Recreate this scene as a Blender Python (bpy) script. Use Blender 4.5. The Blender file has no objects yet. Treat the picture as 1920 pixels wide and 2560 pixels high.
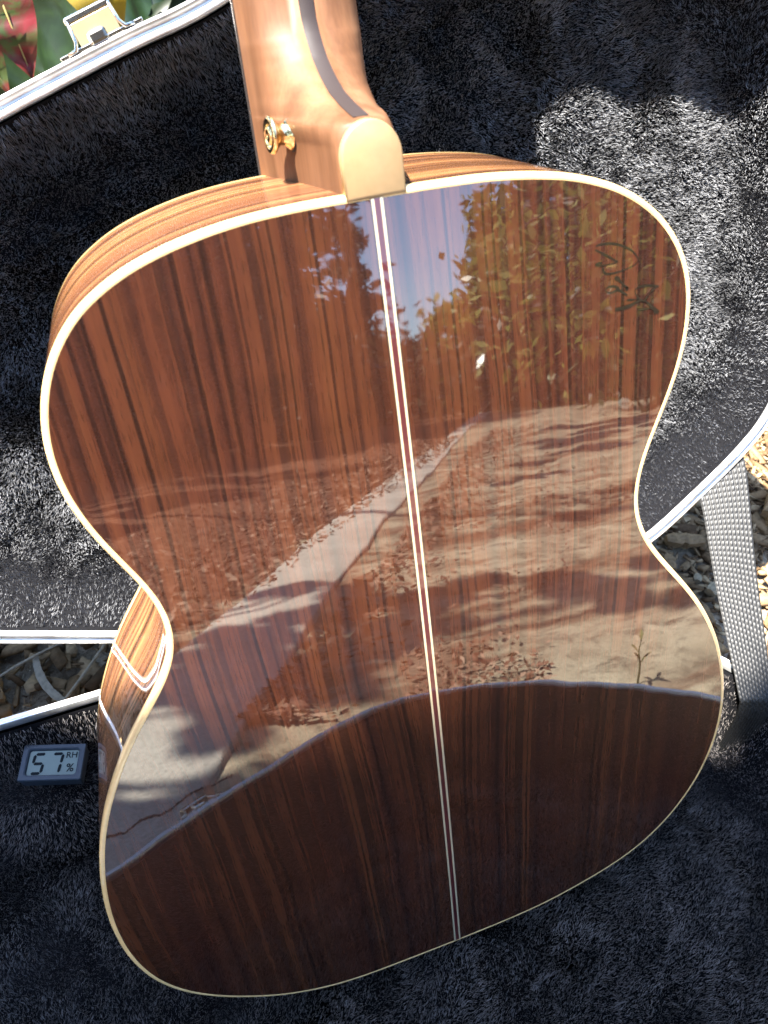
import bpy, bmesh, math, random
import numpy as np
from mathutils import Matrix, Vector

random.seed(7)
rng = np.random.default_rng(11)
scene = bpy.context.scene
col = scene.collection

# ------------------------------------------------------------------ camera
cam_data = bpy.data.cameras.new('camera')
cam = bpy.data.objects.new('camera', cam_data)
col.objects.link(cam)
scene.camera = cam
c_right = Vector((0.95069872, -0.29540254, 0.09438903))
c_down = Vector((-0.16027483, -0.72859662, -0.66592713))
c_view = Vector((0.26548809, 0.61796788, -0.74002147))
c_loc = Vector((-0.14733766, -0.10320672, 0.59981848))
m = Matrix.Identity(4)
for i in range(3):
    m[i][0] = c_right[i]
    m[i][1] = -c_down[i]
    m[i][2] = -c_view[i]
    m[i][3] = c_loc[i]
cam.matrix_world = m
cam_data.sensor_fit = 'VERTICAL'
cam_data.sensor_height = 36.0
cam_data.lens = 27.908
cam_data.clip_start = 0.02
cam_data.clip_end = 2000.0
cam_data.dof.use_dof = True
cam_data.dof.focus_distance = 0.50
cam_data.dof.aperture_fstop = 15.0

# ------------------------------------------------------------------ light
SUN = Vector((-0.418, -0.009, 0.908)).normalized()       # direction towards the sun
sun_el = math.asin(SUN.z)
world = bpy.data.worlds.new('World')
scene.world = world
world.use_nodes = True
wn = world.node_tree
bg = wn.nodes['Background']
sky = wn.nodes.new('ShaderNodeTexSky')
sky.sky_type = 'NISHITA'
sky.sun_disc = False
sky.sun_elevation = sun_el
sky.sun_rotation = math.atan2(SUN.x, SUN.y)
sky.dust_density = 0.4
sky.ozone_density = 3.0
wn.links.new(sky.outputs[0], bg.inputs['Color'])
bg.inputs['Strength'].default_value = 0.135
sun_data = bpy.data.lights.new('sun', 'SUN')
sun_data.energy = 5.0
sun_data.angle = math.radians(0.53)
sun_data.color = (1.0, 0.95, 0.87)
sun_obj = bpy.data.objects.new('sun', sun_data)
col.objects.link(sun_obj)
sun_obj.rotation_euler = SUN.to_track_quat('Z', 'Y').to_euler()
sun_obj.location = SUN * 30

scene.view_settings.view_transform = 'Standard'
scene.view_settings.look = 'None'
scene.view_settings.exposure = 3.1
scene.view_settings.gamma = 1.0
scene.view_settings.use_curve_mapping = False
scene.render.engine = 'CYCLES'
scene.cycles.max_bounces = 6
scene.cycles.caustics_reflective = False
scene.cycles.caustics_refractive = False
scene.cycles.sample_clamp_indirect = 6.0

# ------------------------------------------------------------------ helpers
def tag(o, label=None, cat=None, group=None, kind=None):
    if label: o['label'] = label
    if cat: o['category'] = cat
    if group: o['group'] = group
    if kind: o['kind'] = kind
    return o

def empty(name, loc=(0, 0, 0), mat=None):
    o = bpy.data.objects.new(name, None)
    col.objects.link(o)
    if mat is not None: o.matrix_world = mat
    else: o.location = loc
    return o

def mesh_obj(name, V, F, mat, parent=None, smooth=True, loc=None, normals=None):
    """V: n x 3 array in world (or parent-local when the parent has a frame of its own); loc: origin to subtract."""
    V = np.asarray(V, dtype=float)
    if loc is not None: V = V - np.asarray(loc, dtype=float)
    me = bpy.data.meshes.new(name)
    if isinstance(F, np.ndarray) and F.ndim == 2:
        n, k = F.shape
        me.vertices.add(len(V)); me.vertices.foreach_set('co', V.astype(np.float32).ravel())
        me.loops.add(n * k); me.loops.foreach_set('vertex_index', F.astype(np.int32).ravel())
        me.polygons.add(n)
        me.polygons.foreach_set('loop_start', np.arange(0, n * k, k, dtype=np.int32))
        me.update(calc_edges=True)
    else:
        me.from_pydata([tuple(v) for v in V], [], [tuple(f) for f in F])
        me.update()
    me.validate()
    if smooth: me.polygons.foreach_set('use_smooth', np.ones(len(me.polygons), dtype=bool))
    if normals is not None:
        me.normals_split_custom_set_from_vertices([tuple(n) for n in normals])
    me.materials.append(mat)
    o = bpy.data.objects.new(name, me)
    col.objects.link(o)
    if parent is not None: o.parent = parent
    if loc is not None and parent is None: o.location = loc
    return o

def grid_faces(nu, nv, cu=False, cv=False):
    F = []
    for i in range(nu if cu else nu - 1):
        for j in range(nv if cv else nv - 1):
            a = i * nv + j; b = ((i + 1) % nu) * nv + j
            c = ((i + 1) % nu) * nv + (j + 1) % nv; d = i * nv + (j + 1) % nv
            F.append((a, b, c, d))
    return np.array(F, dtype=np.int32)

def catmull(P, n, closed=True):
    P = np.array(P, float); out = []; mm = len(P)
    for i in range(mm if closed else mm - 1):
        a, b, c, d = [P[(i + k) % mm] if closed else P[min(max(i + k, 0), mm - 1)] for k in (-1, 0, 1, 2)]
        for s in np.linspace(0, 1, n, endpoint=False):
            out.append(.5 * ((2 * b) + (-a + c) * s + (2 * a - 5 * b + 4 * c - d) * s * s + (-a + 3 * b - 3 * c + d) * s ** 3))
    if not closed: out.append(P[-1])
    return np.array(out)

def resample(P, n):
    Q = np.vstack([P, P[:1]])
    L = np.r_[0, np.cumsum(np.linalg.norm(np.diff(Q, axis=0), axis=1))]
    t = np.linspace(0, L[-1], n, endpoint=False)
    return np.stack([np.interp(t, L, Q[:, k]) for k in range(Q.shape[1])], 1)

def inward(P):
    """unit inward normals of a closed 2-d outline"""
    T = np.roll(P, -1, 0) - np.roll(P, 1, 0)
    T /= np.linalg.norm(T, axis=1)[:, None]
    Nn = np.stack([-T[:, 1], T[:, 0]], 1)
    area = .5 * np.sum(P[:, 0] * np.roll(P[:, 1], -1) - np.roll(P[:, 0], -1) * P[:, 1])
    return Nn if area > 0 else -Nn

def tube(path, radii, sides=8, cap=True):
    path = np.asarray(path, float); radii = np.broadcast_to(np.asarray(radii, float), (len(path),))
    T = np.gradient(path, axis=0); T /= np.linalg.norm(T, axis=1)[:, None] + 1e-12
    up = np.array([0, 0, 1.0]) if abs(T[0, 2]) < .9 else np.array([1.0, 0, 0])
    V = []
    for p, t, r in zip(path, T, radii):
        a = np.cross(t, up); a /= np.linalg.norm(a) + 1e-12; b = np.cross(a, t); up = b
        for k in range(sides):
            an = 2 * math.pi * k / sides
            V.append(p + r * (math.cos(an) * a + math.sin(an) * b))
    F = [tuple(f) for f in grid_faces(len(path), sides, cv=True)]
    if cap:
        F.append(tuple(range(sides))); F.append(tuple(len(V) - sides + k for k in range(sides))[::-1])
    return np.array(V), F

def lathe(profile, origin, axis, sides=32):
    """profile: list of (along, radius)"""
    axis = Vector(axis).normalized(); q = axis.to_track_quat('Z', 'Y'); V = []
    for a, r in profile:
        for k in range(sides):
            an = 2 * math.pi * k / sides
            V.append(Vector(origin) + q @ Vector((r * math.cos(an), r * math.sin(an), a)))
    F = [tuple(f) for f in grid_faces(len(profile), sides, cv=True)]
    return np.array([tuple(v) for v in V]), F

def merge(parts):
    V = []; F = []; n = 0
    for v, f in parts:
        v = np.asarray(v); V.append(v); F += [tuple(int(i) + n for i in q) for q in f]; n += len(v)
    return np.vstack(V), F

def box(c, sx, sy, sz, R=None, bevel=0.0):
    bm = bmesh.new(); bmesh.ops.create_cube(bm, size=1.0)
    for v in bm.verts: v.co = Vector((v.co.x * sx, v.co.y * sy, v.co.z * sz))
    if bevel > 0: bmesh.ops.bevel(bm, geom=bm.edges[:], offset=bevel, segments=2, affect='EDGES', profile=.5)
    bm.verts.ensure_lookup_table()
    V = np.array([tuple(v.co) for v in bm.verts]); F = [tuple(v.index for v in f.verts) for f in bm.faces]
    bm.free()
    if R is not None: V = V @ np.asarray(R, float).T
    return V + np.asarray(c, float), F

# ------------------------------------------------------------------ materials
class Mat:
    def __init__(self, name):
        self.m = bpy.data.materials.new(name); self.m.use_nodes = True
        self.t = self.m.node_tree; self.b = self.t.nodes['Principled BSDF']
    def n(self, typ, **kw):
        nd = self.t.nodes.new('ShaderNode' + typ)
        for k, v in kw.items():
            if k in nd.inputs.keys(): self.put(nd.inputs[k], v)
            else: setattr(nd, k, v)
        return nd
    def put(self, sock, v):
        if isinstance(v, bpy.types.NodeSocket): self.t.links.new(v, sock)
        else: sock.default_value = v
    def set(self, **kw):
        for k, v in kw.items(): self.put(self.b.inputs[k.replace('_', ' ')], v)
        return self
    def math(self, op, a, b=0.0, c=None):
        nd = self.t.nodes.new('ShaderNodeMath'); nd.operation = op
        self.put(nd.inputs[0], a); self.put(nd.inputs[1], b)
        if c is not None: self.put(nd.inputs[2], c)
        return nd.outputs[0]
    def ramp(self, fac, stops, interp='LINEAR'):
        nd = self.t.nodes.new('ShaderNodeValToRGB'); cr = nd.color_ramp; cr.interpolation = interp
        while len(cr.elements) < len(stops): cr.elements.new(0.5)
        for e, (p, c) in zip(cr.elements, stops):
            e.position = p; e.color = (c[0], c[1], c[2], 1) if hasattr(c, '__len__') else (c, c, c, 1)
        self.put(nd.inputs[0], fac)
        return nd.outputs[0]
    def mix(self, fac, a, b, mode='MIX'):
        nd = self.t.nodes.new('ShaderNodeMix'); nd.data_type = 'RGBA'; nd.blend_type = mode
        self.put(nd.inputs[0], fac)
        self.put(nd.inputs[6], (*a, 1) if isinstance(a, tuple) else a)
        self.put(nd.inputs[7], (*b, 1) if isinstance(b, tuple) else b)
        return nd.outputs[2]
    def noise(self, vec, scale, detail=3.0, rough=0.5, dist=0.0):
        nd = self.t.nodes.new('ShaderNodeTexNoise')
        self.put(nd.inputs['Vector'], vec); nd.inputs['Scale'].default_value = scale
        nd.inputs['Detail'].default_value = detail; nd.inputs['Roughness'].default_value = rough
        nd.inputs['Distortion'].default_value = dist
        return nd.outputs['Fac']
    def xyz(self, vec):
        nd = self.t.nodes.new('ShaderNodeSeparateXYZ'); self.put(nd.inputs[0], vec); return nd.outputs
    def comb(self, x, y, z=0.0):
        nd = self.t.nodes.new('ShaderNodeCombineXYZ')
        self.put(nd.inputs[0], x); self.put(nd.inputs[1], y); self.put(nd.inputs[2], z); return nd.outputs[0]
    def coord(self, which='Object'):
        return self.t.nodes.new('ShaderNodeTexCoord').outputs[which]
    def bump(self, h, strength=0.3, dist=0.001, to='Normal'):
        nd = self.t.nodes.new('ShaderNodeBump'); nd.inputs['Strength'].default_value = strength
        nd.inputs['Distance'].default_value = dist; self.put(nd.inputs['Height'], h)
        self.t.links.new(nd.outputs[0], self.b.inputs[to]); return nd.outputs[0]

def plain(name, color, rough=0.5, metal=0.0, spec=0.5, coat=0.0):
    M = Mat(name); M.set(Base_Color=(*color, 1), Roughness=rough, Metallic=metal)
    M.b.inputs['Specular IOR Level'].default_value = spec
    if coat: M.b.inputs['Coat Weight'].default_value = coat; M.b.inputs['Coat Roughness'].default_value = 0.02
    return M.m

def lacquer(M, rough=0.012):
    M.b.inputs['Coat Weight'].default_value = 1.0
    M.b.inputs['Coat Roughness'].default_value = rough
    M.b.inputs['Coat IOR'].default_value = 1.72
    M.b.inputs['Specular IOR Level'].default_value = 0.12
    M.b.inputs['Roughness'].default_value = 0.55

def rosewood(name, uv=False, light=1.0, seed=0.0, coat_rough=0.007, line_lo=0.28):
    M = Mat(name)
    c = M.coord('UV' if uv else 'Object')
    o = M.xyz(c)
    if uv: across, along = o[1], o[0]
    else: across, along = M.math('ABSOLUTE', M.math('ADD', o[0], 0.00005)), o[1]
    lo = M.noise(M.comb(M.math('MULTIPLY', across, 5.0), M.math('MULTIPLY', along, 2.6), seed), 1.0, 2.0)
    warp = M.math('MULTIPLY', M.math('SUBTRACT', lo, 0.5), 0.008 if uv else 0.026)
    lo2 = M.noise(M.comb(M.math('MULTIPLY', across, 20.0), M.math('MULTIPLY', along, 11.0), seed + 3), 1.0, 2.0)
    warp = M.math('ADD', warp, M.math('MULTIPLY', M.math('SUBTRACT', lo2, 0.5), 0.0028))
    xw = M.math('ADD', across, warp)
    k = 2.8 if uv else 2.5
    s1 = M.noise(M.comb(M.math('MULTIPLY', xw, 60.0 * k), M.math('MULTIPLY', along, 0.45), seed + 1), 1.0, 5.0, 0.62)
    s2 = M.noise(M.comb(M.math('MULTIPLY', xw, 145.0 * k), M.math('MULTIPLY', along, 1.1), seed + 2), 1.0, 3.0, 0.5)
    hue = M.noise(M.comb(M.math('MULTIPLY', xw, 34.0), M.math('MULTIPLY', along, 0.7), seed + 5), 1.0, 2.0)
    L = light
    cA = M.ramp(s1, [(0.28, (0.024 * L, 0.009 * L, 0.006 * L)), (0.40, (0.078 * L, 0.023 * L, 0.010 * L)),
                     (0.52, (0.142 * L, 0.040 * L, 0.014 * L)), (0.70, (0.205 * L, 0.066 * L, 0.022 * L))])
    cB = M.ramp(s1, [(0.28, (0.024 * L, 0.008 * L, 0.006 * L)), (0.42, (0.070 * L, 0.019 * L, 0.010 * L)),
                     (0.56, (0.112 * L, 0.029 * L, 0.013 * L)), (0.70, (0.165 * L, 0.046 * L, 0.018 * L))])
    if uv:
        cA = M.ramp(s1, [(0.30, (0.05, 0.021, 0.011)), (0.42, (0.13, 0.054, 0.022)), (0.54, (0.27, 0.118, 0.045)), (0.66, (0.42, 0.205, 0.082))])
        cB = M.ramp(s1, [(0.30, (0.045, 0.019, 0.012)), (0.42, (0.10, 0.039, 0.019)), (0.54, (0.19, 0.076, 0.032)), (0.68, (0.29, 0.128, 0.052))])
    cc = M.mix(M.ramp(hue, [(0.38, 0.0), (0.60, 1.0)]), cA, cB)
    lines = M.ramp(s2, [(0.33, line_lo), (0.41, 0.5 + line_lo * .5), (0.47, 1.0)])
    cc = M.mix(1.0, cc, lines, 'MULTIPLY')
    pore = M.noise(M.comb(M.math('MULTIPLY', xw, 1500.0), M.math('MULTIPLY', along, 85.0), seed), 1.0, 2.0)
    cc = M.mix(0.75, cc, M.ramp(pore, [(0.30, 0.45), (0.44, 1.0)]), 'MULTIPLY')
    mott = M.noise(c, 46.0, 3.0)
    cc = M.mix(0.5, cc, M.ramp(mott, [(0.25, 0.62), (0.7, 1.15)]), 'MULTIPLY')
    M.set(Base_Color=cc); lacquer(M, coat_rough)
    wav = M.math('ADD', M.noise(c, 11.0, 2.0), M.math('MULTIPLY', M.noise(M.comb(M.math('MULTIPLY', across, 70.0), M.math('MULTIPLY', along, 26.0), seed), 1.0, 2.0), 0.085))
    nd = M.n('Bump'); nd.inputs['Strength'].default_value = 0.36; nd.inputs['Distance'].default_value = 0.0009
    smear = M.noise(c, 8.0, 4.0, 0.65); hair = M.noise(M.comb(M.math('MULTIPLY', o[0], 300.0), M.math('MULTIPLY', o[1], 900.0), 2.0), 1.0, 2.0)
    M.put(M.b.inputs['Coat Roughness'], M.math('ADD', M.ramp(smear, [(0.40, coat_rough), (0.72, coat_rough + 0.025)]), M.ramp(hair, [(0.66, 0.0), (0.74, 0.04)])))
    M.put(nd.inputs['Height'], wav); M.t.links.new(nd.outputs[0], M.b.inputs['Coat Normal'])
    return M.m

def neck_wood(name):
    M = Mat(name); o = M.xyz(M.coord())
    lo = M.noise(M.comb(M.math('MULTIPLY', o[0], 8.0), M.math('MULTIPLY', o[1], 4.0), M.math('MULTIPLY', o[2], 8.0)), 1.0, 2.0)
    xw = M.math('ADD', o[0], M.math('MULTIPLY', lo, 0.02))
    zz = M.math('ADD', M.math('MULTIPLY', o[2], 55.0), 0.0)
    s1 = M.noise(M.comb(M.math('MULTIPLY', xw, 75.0), M.math('MULTIPLY', o[1], 6.0), zz), 1.0, 4.0)
    fine = M.noise(M.comb(M.math('MULTIPLY', xw, 700.0), M.math('MULTIPLY', o[1], 40.0), M.math('MULTIPLY', o[2], 500.0)), 1.0, 2.0)
    cc = M.ramp(s1, [(0.3, (0.076, 0.033, 0.014)), (0.5, (0.116, 0.053, 0.025)), (0.7, (0.160, 0.080, 0.040))])
    cc = M.mix(0.5, cc, M.ramp(fine, [(0.3, 0.72), (0.6, 1.05)]), 'MULTIPLY')
    M.set(Base_Color=cc, Roughness=0.55)
    M.b.inputs['Specular IOR Level'].default_value = 0.22
    return M.m

def maple(name, color=(0.62, 0.43, 0.22), coat=True):
    M = Mat(name); c = M.coord()
    n1 = M.noise(c, 60.0, 3.0); n2 = M.noise(c, 400.0, 2.0)
    cc = M.ramp(n1, [(0.3, tuple(0.86 * k for k in color)), (0.7, tuple(1.1 * k for k in color))])
    cc = M.mix(0.4, cc, M.ramp(n2, [(0.3, 0.85), (0.6, 1.0)]), 'MULTIPLY')
    M.set(Base_Color=cc)
    if coat: lacquer(M, 0.05)
    else: M.set(Roughness=0.4)
    return M.m

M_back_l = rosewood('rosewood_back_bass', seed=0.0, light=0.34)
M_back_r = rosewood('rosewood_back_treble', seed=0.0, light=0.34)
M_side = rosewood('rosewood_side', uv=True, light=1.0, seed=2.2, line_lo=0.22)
M_bind = maple('maple_binding', (0.66, 0.45, 0.195))
M_neck = neck_wood('cedar_neck')
M_cap = maple('maple_heel_cap', (0.235, 0.155, 0.076), coat=False)
M_stripe = plain('ebony_stripe', (0.022, 0.016, 0.015), 0.55, spec=0.2)
M_spruce = maple('spruce_top', (0.55, 0.38, 0.20))
M_white = plain('ivory_inlay', (0.38, 0.31, 0.19), 0.4, coat=1.0)
M_red = plain('red_inlay', (0.050, 0.006, 0.007), 0.4, coat=1.0)
M_black_inlay = plain('black_inlay', (0.02, 0.016, 0.012), 0.4, coat=1.0)
M_ink = plain('marker_ink', (0.010, 0.007, 0.004), 0.5, spec=0.1, coat=0.8)
M_gold = plain('gold_plate', (0.86, 0.68, 0.36), 0.14, metal=1.0)
M_felt = plain('black_felt', (0.012, 0.012, 0.014), 0.9)
M_ebony = plain('ebony_board', (0.025, 0.02, 0.018), 0.4)
def alu(name):
    M = Mat(name); c = M.coord()
    n = M.noise(c, 90.0, 3.0)
    M.set(Base_Color=M.ramp(n, [(0.3, (0.72, 0.71, 0.69)), (0.7, (0.88, 0.87, 0.85))]), Metallic=0.85,
          Roughness=M.ramp(n, [(0.3, 0.30), (0.7, 0.46)]))
    return M.m
M_alu = alu('brushed_aluminium')
M_chrome = plain('nickel_plate', (0.82, 0.78, 0.70), 0.16, metal=1.0)
def vinyl():
    M = Mat('black_vinyl'); M.set(Base_Color=(0.014, 0.014, 0.016, 1), Roughness=0.45)
    M.bump(M.noise(M.coord(), 900.0, 2.0), 0.4, 0.0004); return M.m
M_vinyl = vinyl()
def plush_base():
    M = Mat('plush_backing'); M.set(Base_Color=(0.0045, 0.0045, 0.0055, 1), Roughness=0.95)
    M.b.inputs['Specular IOR Level'].default_value = 0.1
    return M.m
M_plush = plush_base()
def fibre(name, k=1.0, warm=1.0):
    M = Mat(name)
    r = M.n('ObjectInfo')
    c = M.coord()
    n = M.noise(c, 30.0, 3.0)
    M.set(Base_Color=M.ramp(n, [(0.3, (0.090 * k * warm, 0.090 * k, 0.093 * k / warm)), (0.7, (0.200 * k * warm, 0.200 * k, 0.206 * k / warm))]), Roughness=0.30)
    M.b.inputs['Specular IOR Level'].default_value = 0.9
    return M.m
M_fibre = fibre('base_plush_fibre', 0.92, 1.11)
M_fibre_l = fibre('lid_plush_fibre', 1.4, 0.99)  # same plush as the base, lightened: sunlight on the lid put into the colour

GUITAR_OUTLINE = np.array([[-0.0203,0.2464],[-0.033,0.2462],[-0.0457,0.2456],[-0.0583,0.2443],[-0.0708,0.2422],[-0.0832,0.2393],[-0.0952,0.2354],[-0.1067,0.23],[-0.1173,0.223],[-0.1262,0.214],[-0.1333,0.2035],[-0.1384,0.1918],[-0.1415,0.1795],[-0.1425,0.1669],[-0.1415,0.1542],[-0.1387,0.1419],[-0.1346,0.1299],[-0.1297,0.1182],[-0.1248,0.1064],[-0.1213,0.0942],[-0.1203,0.0816],[-0.1225,0.0691],[-0.1277,0.0576],[-0.1347,0.047],[-0.1424,0.0369],[-0.15,0.0267],[-0.1571,0.0162],[-0.1636,0.0052],[-0.1696,-0.0059],[-0.1752,-0.0173],[-0.1801,-0.029],[-0.1844,-0.041],[-0.188,-0.0532],[-0.1911,-0.0655],[-0.1935,-0.0779],[-0.1954,-0.0905],[-0.1966,-0.1031],[-0.197,-0.1158],[-0.1967,-0.1285],[-0.1954,-0.1412],[-0.193,-0.1536],[-0.1894,-0.1658],[-0.1842,-0.1774],[-0.1776,-0.1882],[-0.1697,-0.1981],[-0.1606,-0.207],[-0.1508,-0.215],[-0.1404,-0.2223],[-0.1296,-0.229],[-0.1182,-0.2347],[-0.1064,-0.2393],[-0.0942,-0.2429],[-0.0818,-0.2453],[-0.0691,-0.2466],[-0.0564,-0.2471],[-0.0437,-0.2472],[-0.031,-0.2473],[-0.0183,-0.2473],[-0.0056,-0.2473],[0.0071,-0.2472],[0.0198,-0.2471],[0.0325,-0.2469],[0.0451,-0.2465],[0.0578,-0.2456],[0.0704,-0.2441],[0.0829,-0.2418],[0.0953,-0.239],[0.1076,-0.2357],[0.1197,-0.2319],[0.1314,-0.2271],[0.1425,-0.221],[0.1527,-0.2134],[0.1619,-0.2046],[0.17,-0.1949],[0.177,-0.1843],[0.183,-0.1731],[0.1878,-0.1613],[0.1916,-0.1492],[0.1943,-0.1368],[0.196,-0.1242],[0.1967,-0.1116],[0.1964,-0.0989],[0.1951,-0.0862],[0.193,-0.0737],[0.1902,-0.0613],[0.1868,-0.0491],[0.1827,-0.0371],[0.1777,-0.0254],[0.1721,-0.014],[0.1658,-0.003],[0.1589,0.0077],[0.1516,0.0181],[0.1441,0.0283],[0.1367,0.0386],[0.1298,0.0493],[0.1242,0.0607],[0.1207,0.0729],[0.1201,0.0855],[0.1221,0.098],[0.126,0.1101],[0.1307,0.1219],[0.1354,0.1337],[0.1394,0.1458],[0.1421,0.1582],[0.1432,0.1708],[0.1424,0.1835],[0.1391,0.1957],[0.1333,0.207],[0.1253,0.2168],[0.1156,0.225],[0.1048,0.2316],[0.0931,0.2365],[0.0809,0.2401],[0.0685,0.2425],[0.0559,0.2442],[0.0432,0.2453],[0.0305,0.2458],[0.0178,0.2461],[0.0051,0.2462],[-0.0076,0.2463]])
SIGN = [[[0.093,0.2097],[0.0953,0.2101],[0.1005,0.2096],[0.1058,0.2077],[0.1104,0.205],[0.1132,0.2019],[0.1139,0.2001],[0.1122,0.1985],[0.1087,0.1976],[0.1042,0.197],[0.1,0.197],[0.0977,0.1976],[0.0967,0.1991],[0.0965,0.2004]],[[0.0927,0.2084],[0.0964,0.2061],[0.0998,0.204],[0.1025,0.2021],[0.1037,0.2014],[0.1006,0.2011],[0.0972,0.2011],[0.0946,0.2014],[0.0931,0.202],[0.0942,0.2025],[0.0961,0.2023]],[[0.1023,0.1947],[0.1038,0.1943],[0.1054,0.1926],[0.1076,0.1904],[0.1088,0.189],[0.1079,0.189]],[[0.1089,0.1859],[0.1071,0.1874],[0.104,0.1893],[0.1009,0.1887],[0.0986,0.1895],[0.098,0.1906],[0.0993,0.1915],[0.1016,0.1914],[0.1039,0.1904],[0.1047,0.1893]],[[0.1088,0.1839],[0.1132,0.1833],[0.1143,0.1836]],[[0.1249,0.1868],[0.1213,0.1879],[0.1165,0.1886],[0.1138,0.1882],[0.1128,0.187],[0.1139,0.1847],[0.1155,0.1827],[0.118,0.1815]],[[0.1237,0.1867],[0.1214,0.1853],[0.1195,0.1836],[0.118,0.1819]],[[0.103,0.1809],[0.1065,0.1807],[0.1105,0.1811],[0.1136,0.182],[0.1168,0.1821],[0.1196,0.1805],[0.1222,0.1779],[0.1247,0.1756],[0.1256,0.1749]],[[0.1147,0.1782],[0.1177,0.1781],[0.121,0.1778],[0.1231,0.1766],[0.1236,0.1744]]]

# ------------------------------------------------------------------ acoustic guitar
GR = Matrix(((0.99432925, -0.10634537, 0.0), (0.03521523, 0.32926244, -0.94358154), (0.10034553, 0.93823073, 0.33114026)))
GT = GR @ Vector((0, 0.2463, 0))
GM = GR.to_4x4(); GM.translation = GT
DOME = 5.0
def dome(x, y): return -(np.asarray(x) ** 2 + np.asarray(y) ** 2) / (2 * DOME)
def front(y): return -(0.1015 - 0.0265 * np.asarray(y))

guitar = empty('acoustic_guitar', mat=GM)
tag(guitar, 'glossy rosewood acoustic guitar seen from the back, standing in the open case', 'guitar')

def outline_dense(n=400):
    P = GUITAR_OUTLINE.copy()
    P = catmull(P, 6); P = resample(P, n)
    return P
OUT = outline_dense(400)
# start the outline exactly on the centre line at the top, run over the left side, and put a vertex on the centre line below
def cut_at_centre(P):
    Q = np.vstack([P, P[:1]]); cr = []
    for i in range(len(P)):
        a, b = Q[i], Q[i + 1]
        if a[0] * b[0] < 0: cr.append((i, a + (b - a) * (a[0] / (a[0] - b[0]))))
    tops = [c for c in cr if c[1][1] > 0][0]; bots = [c for c in cr if c[1][1] < 0][0]
    seq = np.roll(P, -(tops[0] + 1), 0)
    left = [tops[1]] + [p for p in seq if p[0] < 0] + [bots[1]]
    right = [bots[1]] + [p for p in seq if p[0] > 0] + [tops[1]]
    def rs(C, n):
        C = np.array(C); L = np.r_[0, np.cumsum(np.linalg.norm(np.diff(C, axis=0), axis=1))]
        t = np.linspace(0, L[-1], n); return np.stack([np.interp(t, L, C[:, k]) for k in (0, 1)], 1)
    return rs(left, 221), rs(right, 221)
LEFT, RIGHT = cut_at_centre(OUT)
LOOP = np.vstack([LEFT[:-1], RIGHT[:-1]])
NIN = inward(LOOP)
BW = 0.0027
INNER = LOOP + NIN * BW
INNER[0, 0] = 0; INNER[220, 0] = 0
def back_half(pts, name, mat, label):
    ctr = np.array([0, 0.07]); rings = np.linspace(0.0, 1, 40)[1:] ; V = [ctr]
    for r in rings:
        V += list(ctr + (pts - ctr) * r)
    V = np.array(V); n = len(pts); F = []
    for j in range(n - 1): F.append((0, 1 + j, 2 + j))
    for k in range(len(rings) - 1):
        a = 1 + k * n; b = a + n
        for j in range(n - 1): F.append((a + j, b + j, b + j + 1, a + j + 1))
    V3 = np.c_[V, dome(V[:, 0], V[:, 1])]
    Nn = np.c_[V[:, 0] / DOME, V[:, 1] / DOME, np.ones(len(V))]; Nn /= np.linalg.norm(Nn, axis=1)[:, None]
    o = mesh_obj(name, V3, F, mat, guitar, normals=Nn)
    return tag(o, label)
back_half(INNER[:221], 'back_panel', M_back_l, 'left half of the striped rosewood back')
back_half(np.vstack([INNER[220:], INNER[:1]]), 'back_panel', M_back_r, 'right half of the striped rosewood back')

# binding round the back
prof = [(0.0, -0.0042), (0.0, -0.0011), (0.00035, -0.00035), (0.0011, 0.00012), (BW - 0.0003, 0.00012), (BW, 0.00002)]
V = []
for i_, z_ in prof:
    Q = LOOP + NIN * i_
    V.append(np.c_[Q, dome(LOOP[:, 0], LOOP[:, 1]) + z_])
V = np.stack(V, 1).reshape(-1, 3)
o = mesh_obj('back_binding', V, grid_faces(len(LOOP), len(prof), cu=True), M_bind, guitar)
# sides, with a uv map that runs along the rim
edge = dome(LOOP[:, 0], LOOP[:, 1]) - 0.0042
fz = front(LOOP[:, 1])
nv = 10; V = []
for i in range(len(LOOP) + 1):
    k = i % len(LOOP)
    for j in range(nv):
        t = j / (nv - 1); V.append((LOOP[k, 0] + NIN[k, 0] * 0.0001, LOOP[k, 1] + NIN[k, 1] * 0.0001, edge[k] * (1 - t) + (fz[k] + 0.0055) * t))
side = mesh_obj('side', V, grid_faces(len(LOOP) + 1, nv), M_side, guitar)
per = np.r_[0, np.cumsum(np.linalg.norm(np.roll(LOOP, -1, 0) - LOOP, axis=1))]
uvl = side.data.uv_layers.new(name='UVMap')
Va = np.array(V)
li = np.zeros(len(side.data.loops), dtype=np.int32); side.data.loops.foreach_get('vertex_index', li)
uvv = np.stack([per[li // nv], Va[li, 2]], 1)
uvl.data.foreach_set('uv', uvv.astype(np.float32).ravel())
# front binding and soundboard
prof = [(0.0, 0.0055), (0.0, 0.0012), (0.0006, 0.0003), (0.0014, 0.0), (0.003, 0.0)]
V = np.stack([np.c_[LOOP + NIN * i_, fz + z_] for i_, z_ in prof], 1).reshape(-1, 3)
mesh_obj('front_binding', V, grid_faces(len(LOOP), len(prof), cu=True), M_bind, guitar)
Q = LOOP + NIN * 0.003
V = np.vstack([np.c_[Q, front(Q[:, 1]) + .0001], [[0, 0.07, front(0.07) + .0001]]])
mesh_obj('soundboard', V, [(k, (k + 1) % len(Q), len(Q)) for k in range(len(Q))], M_spruce, guitar, smooth=False)

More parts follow.
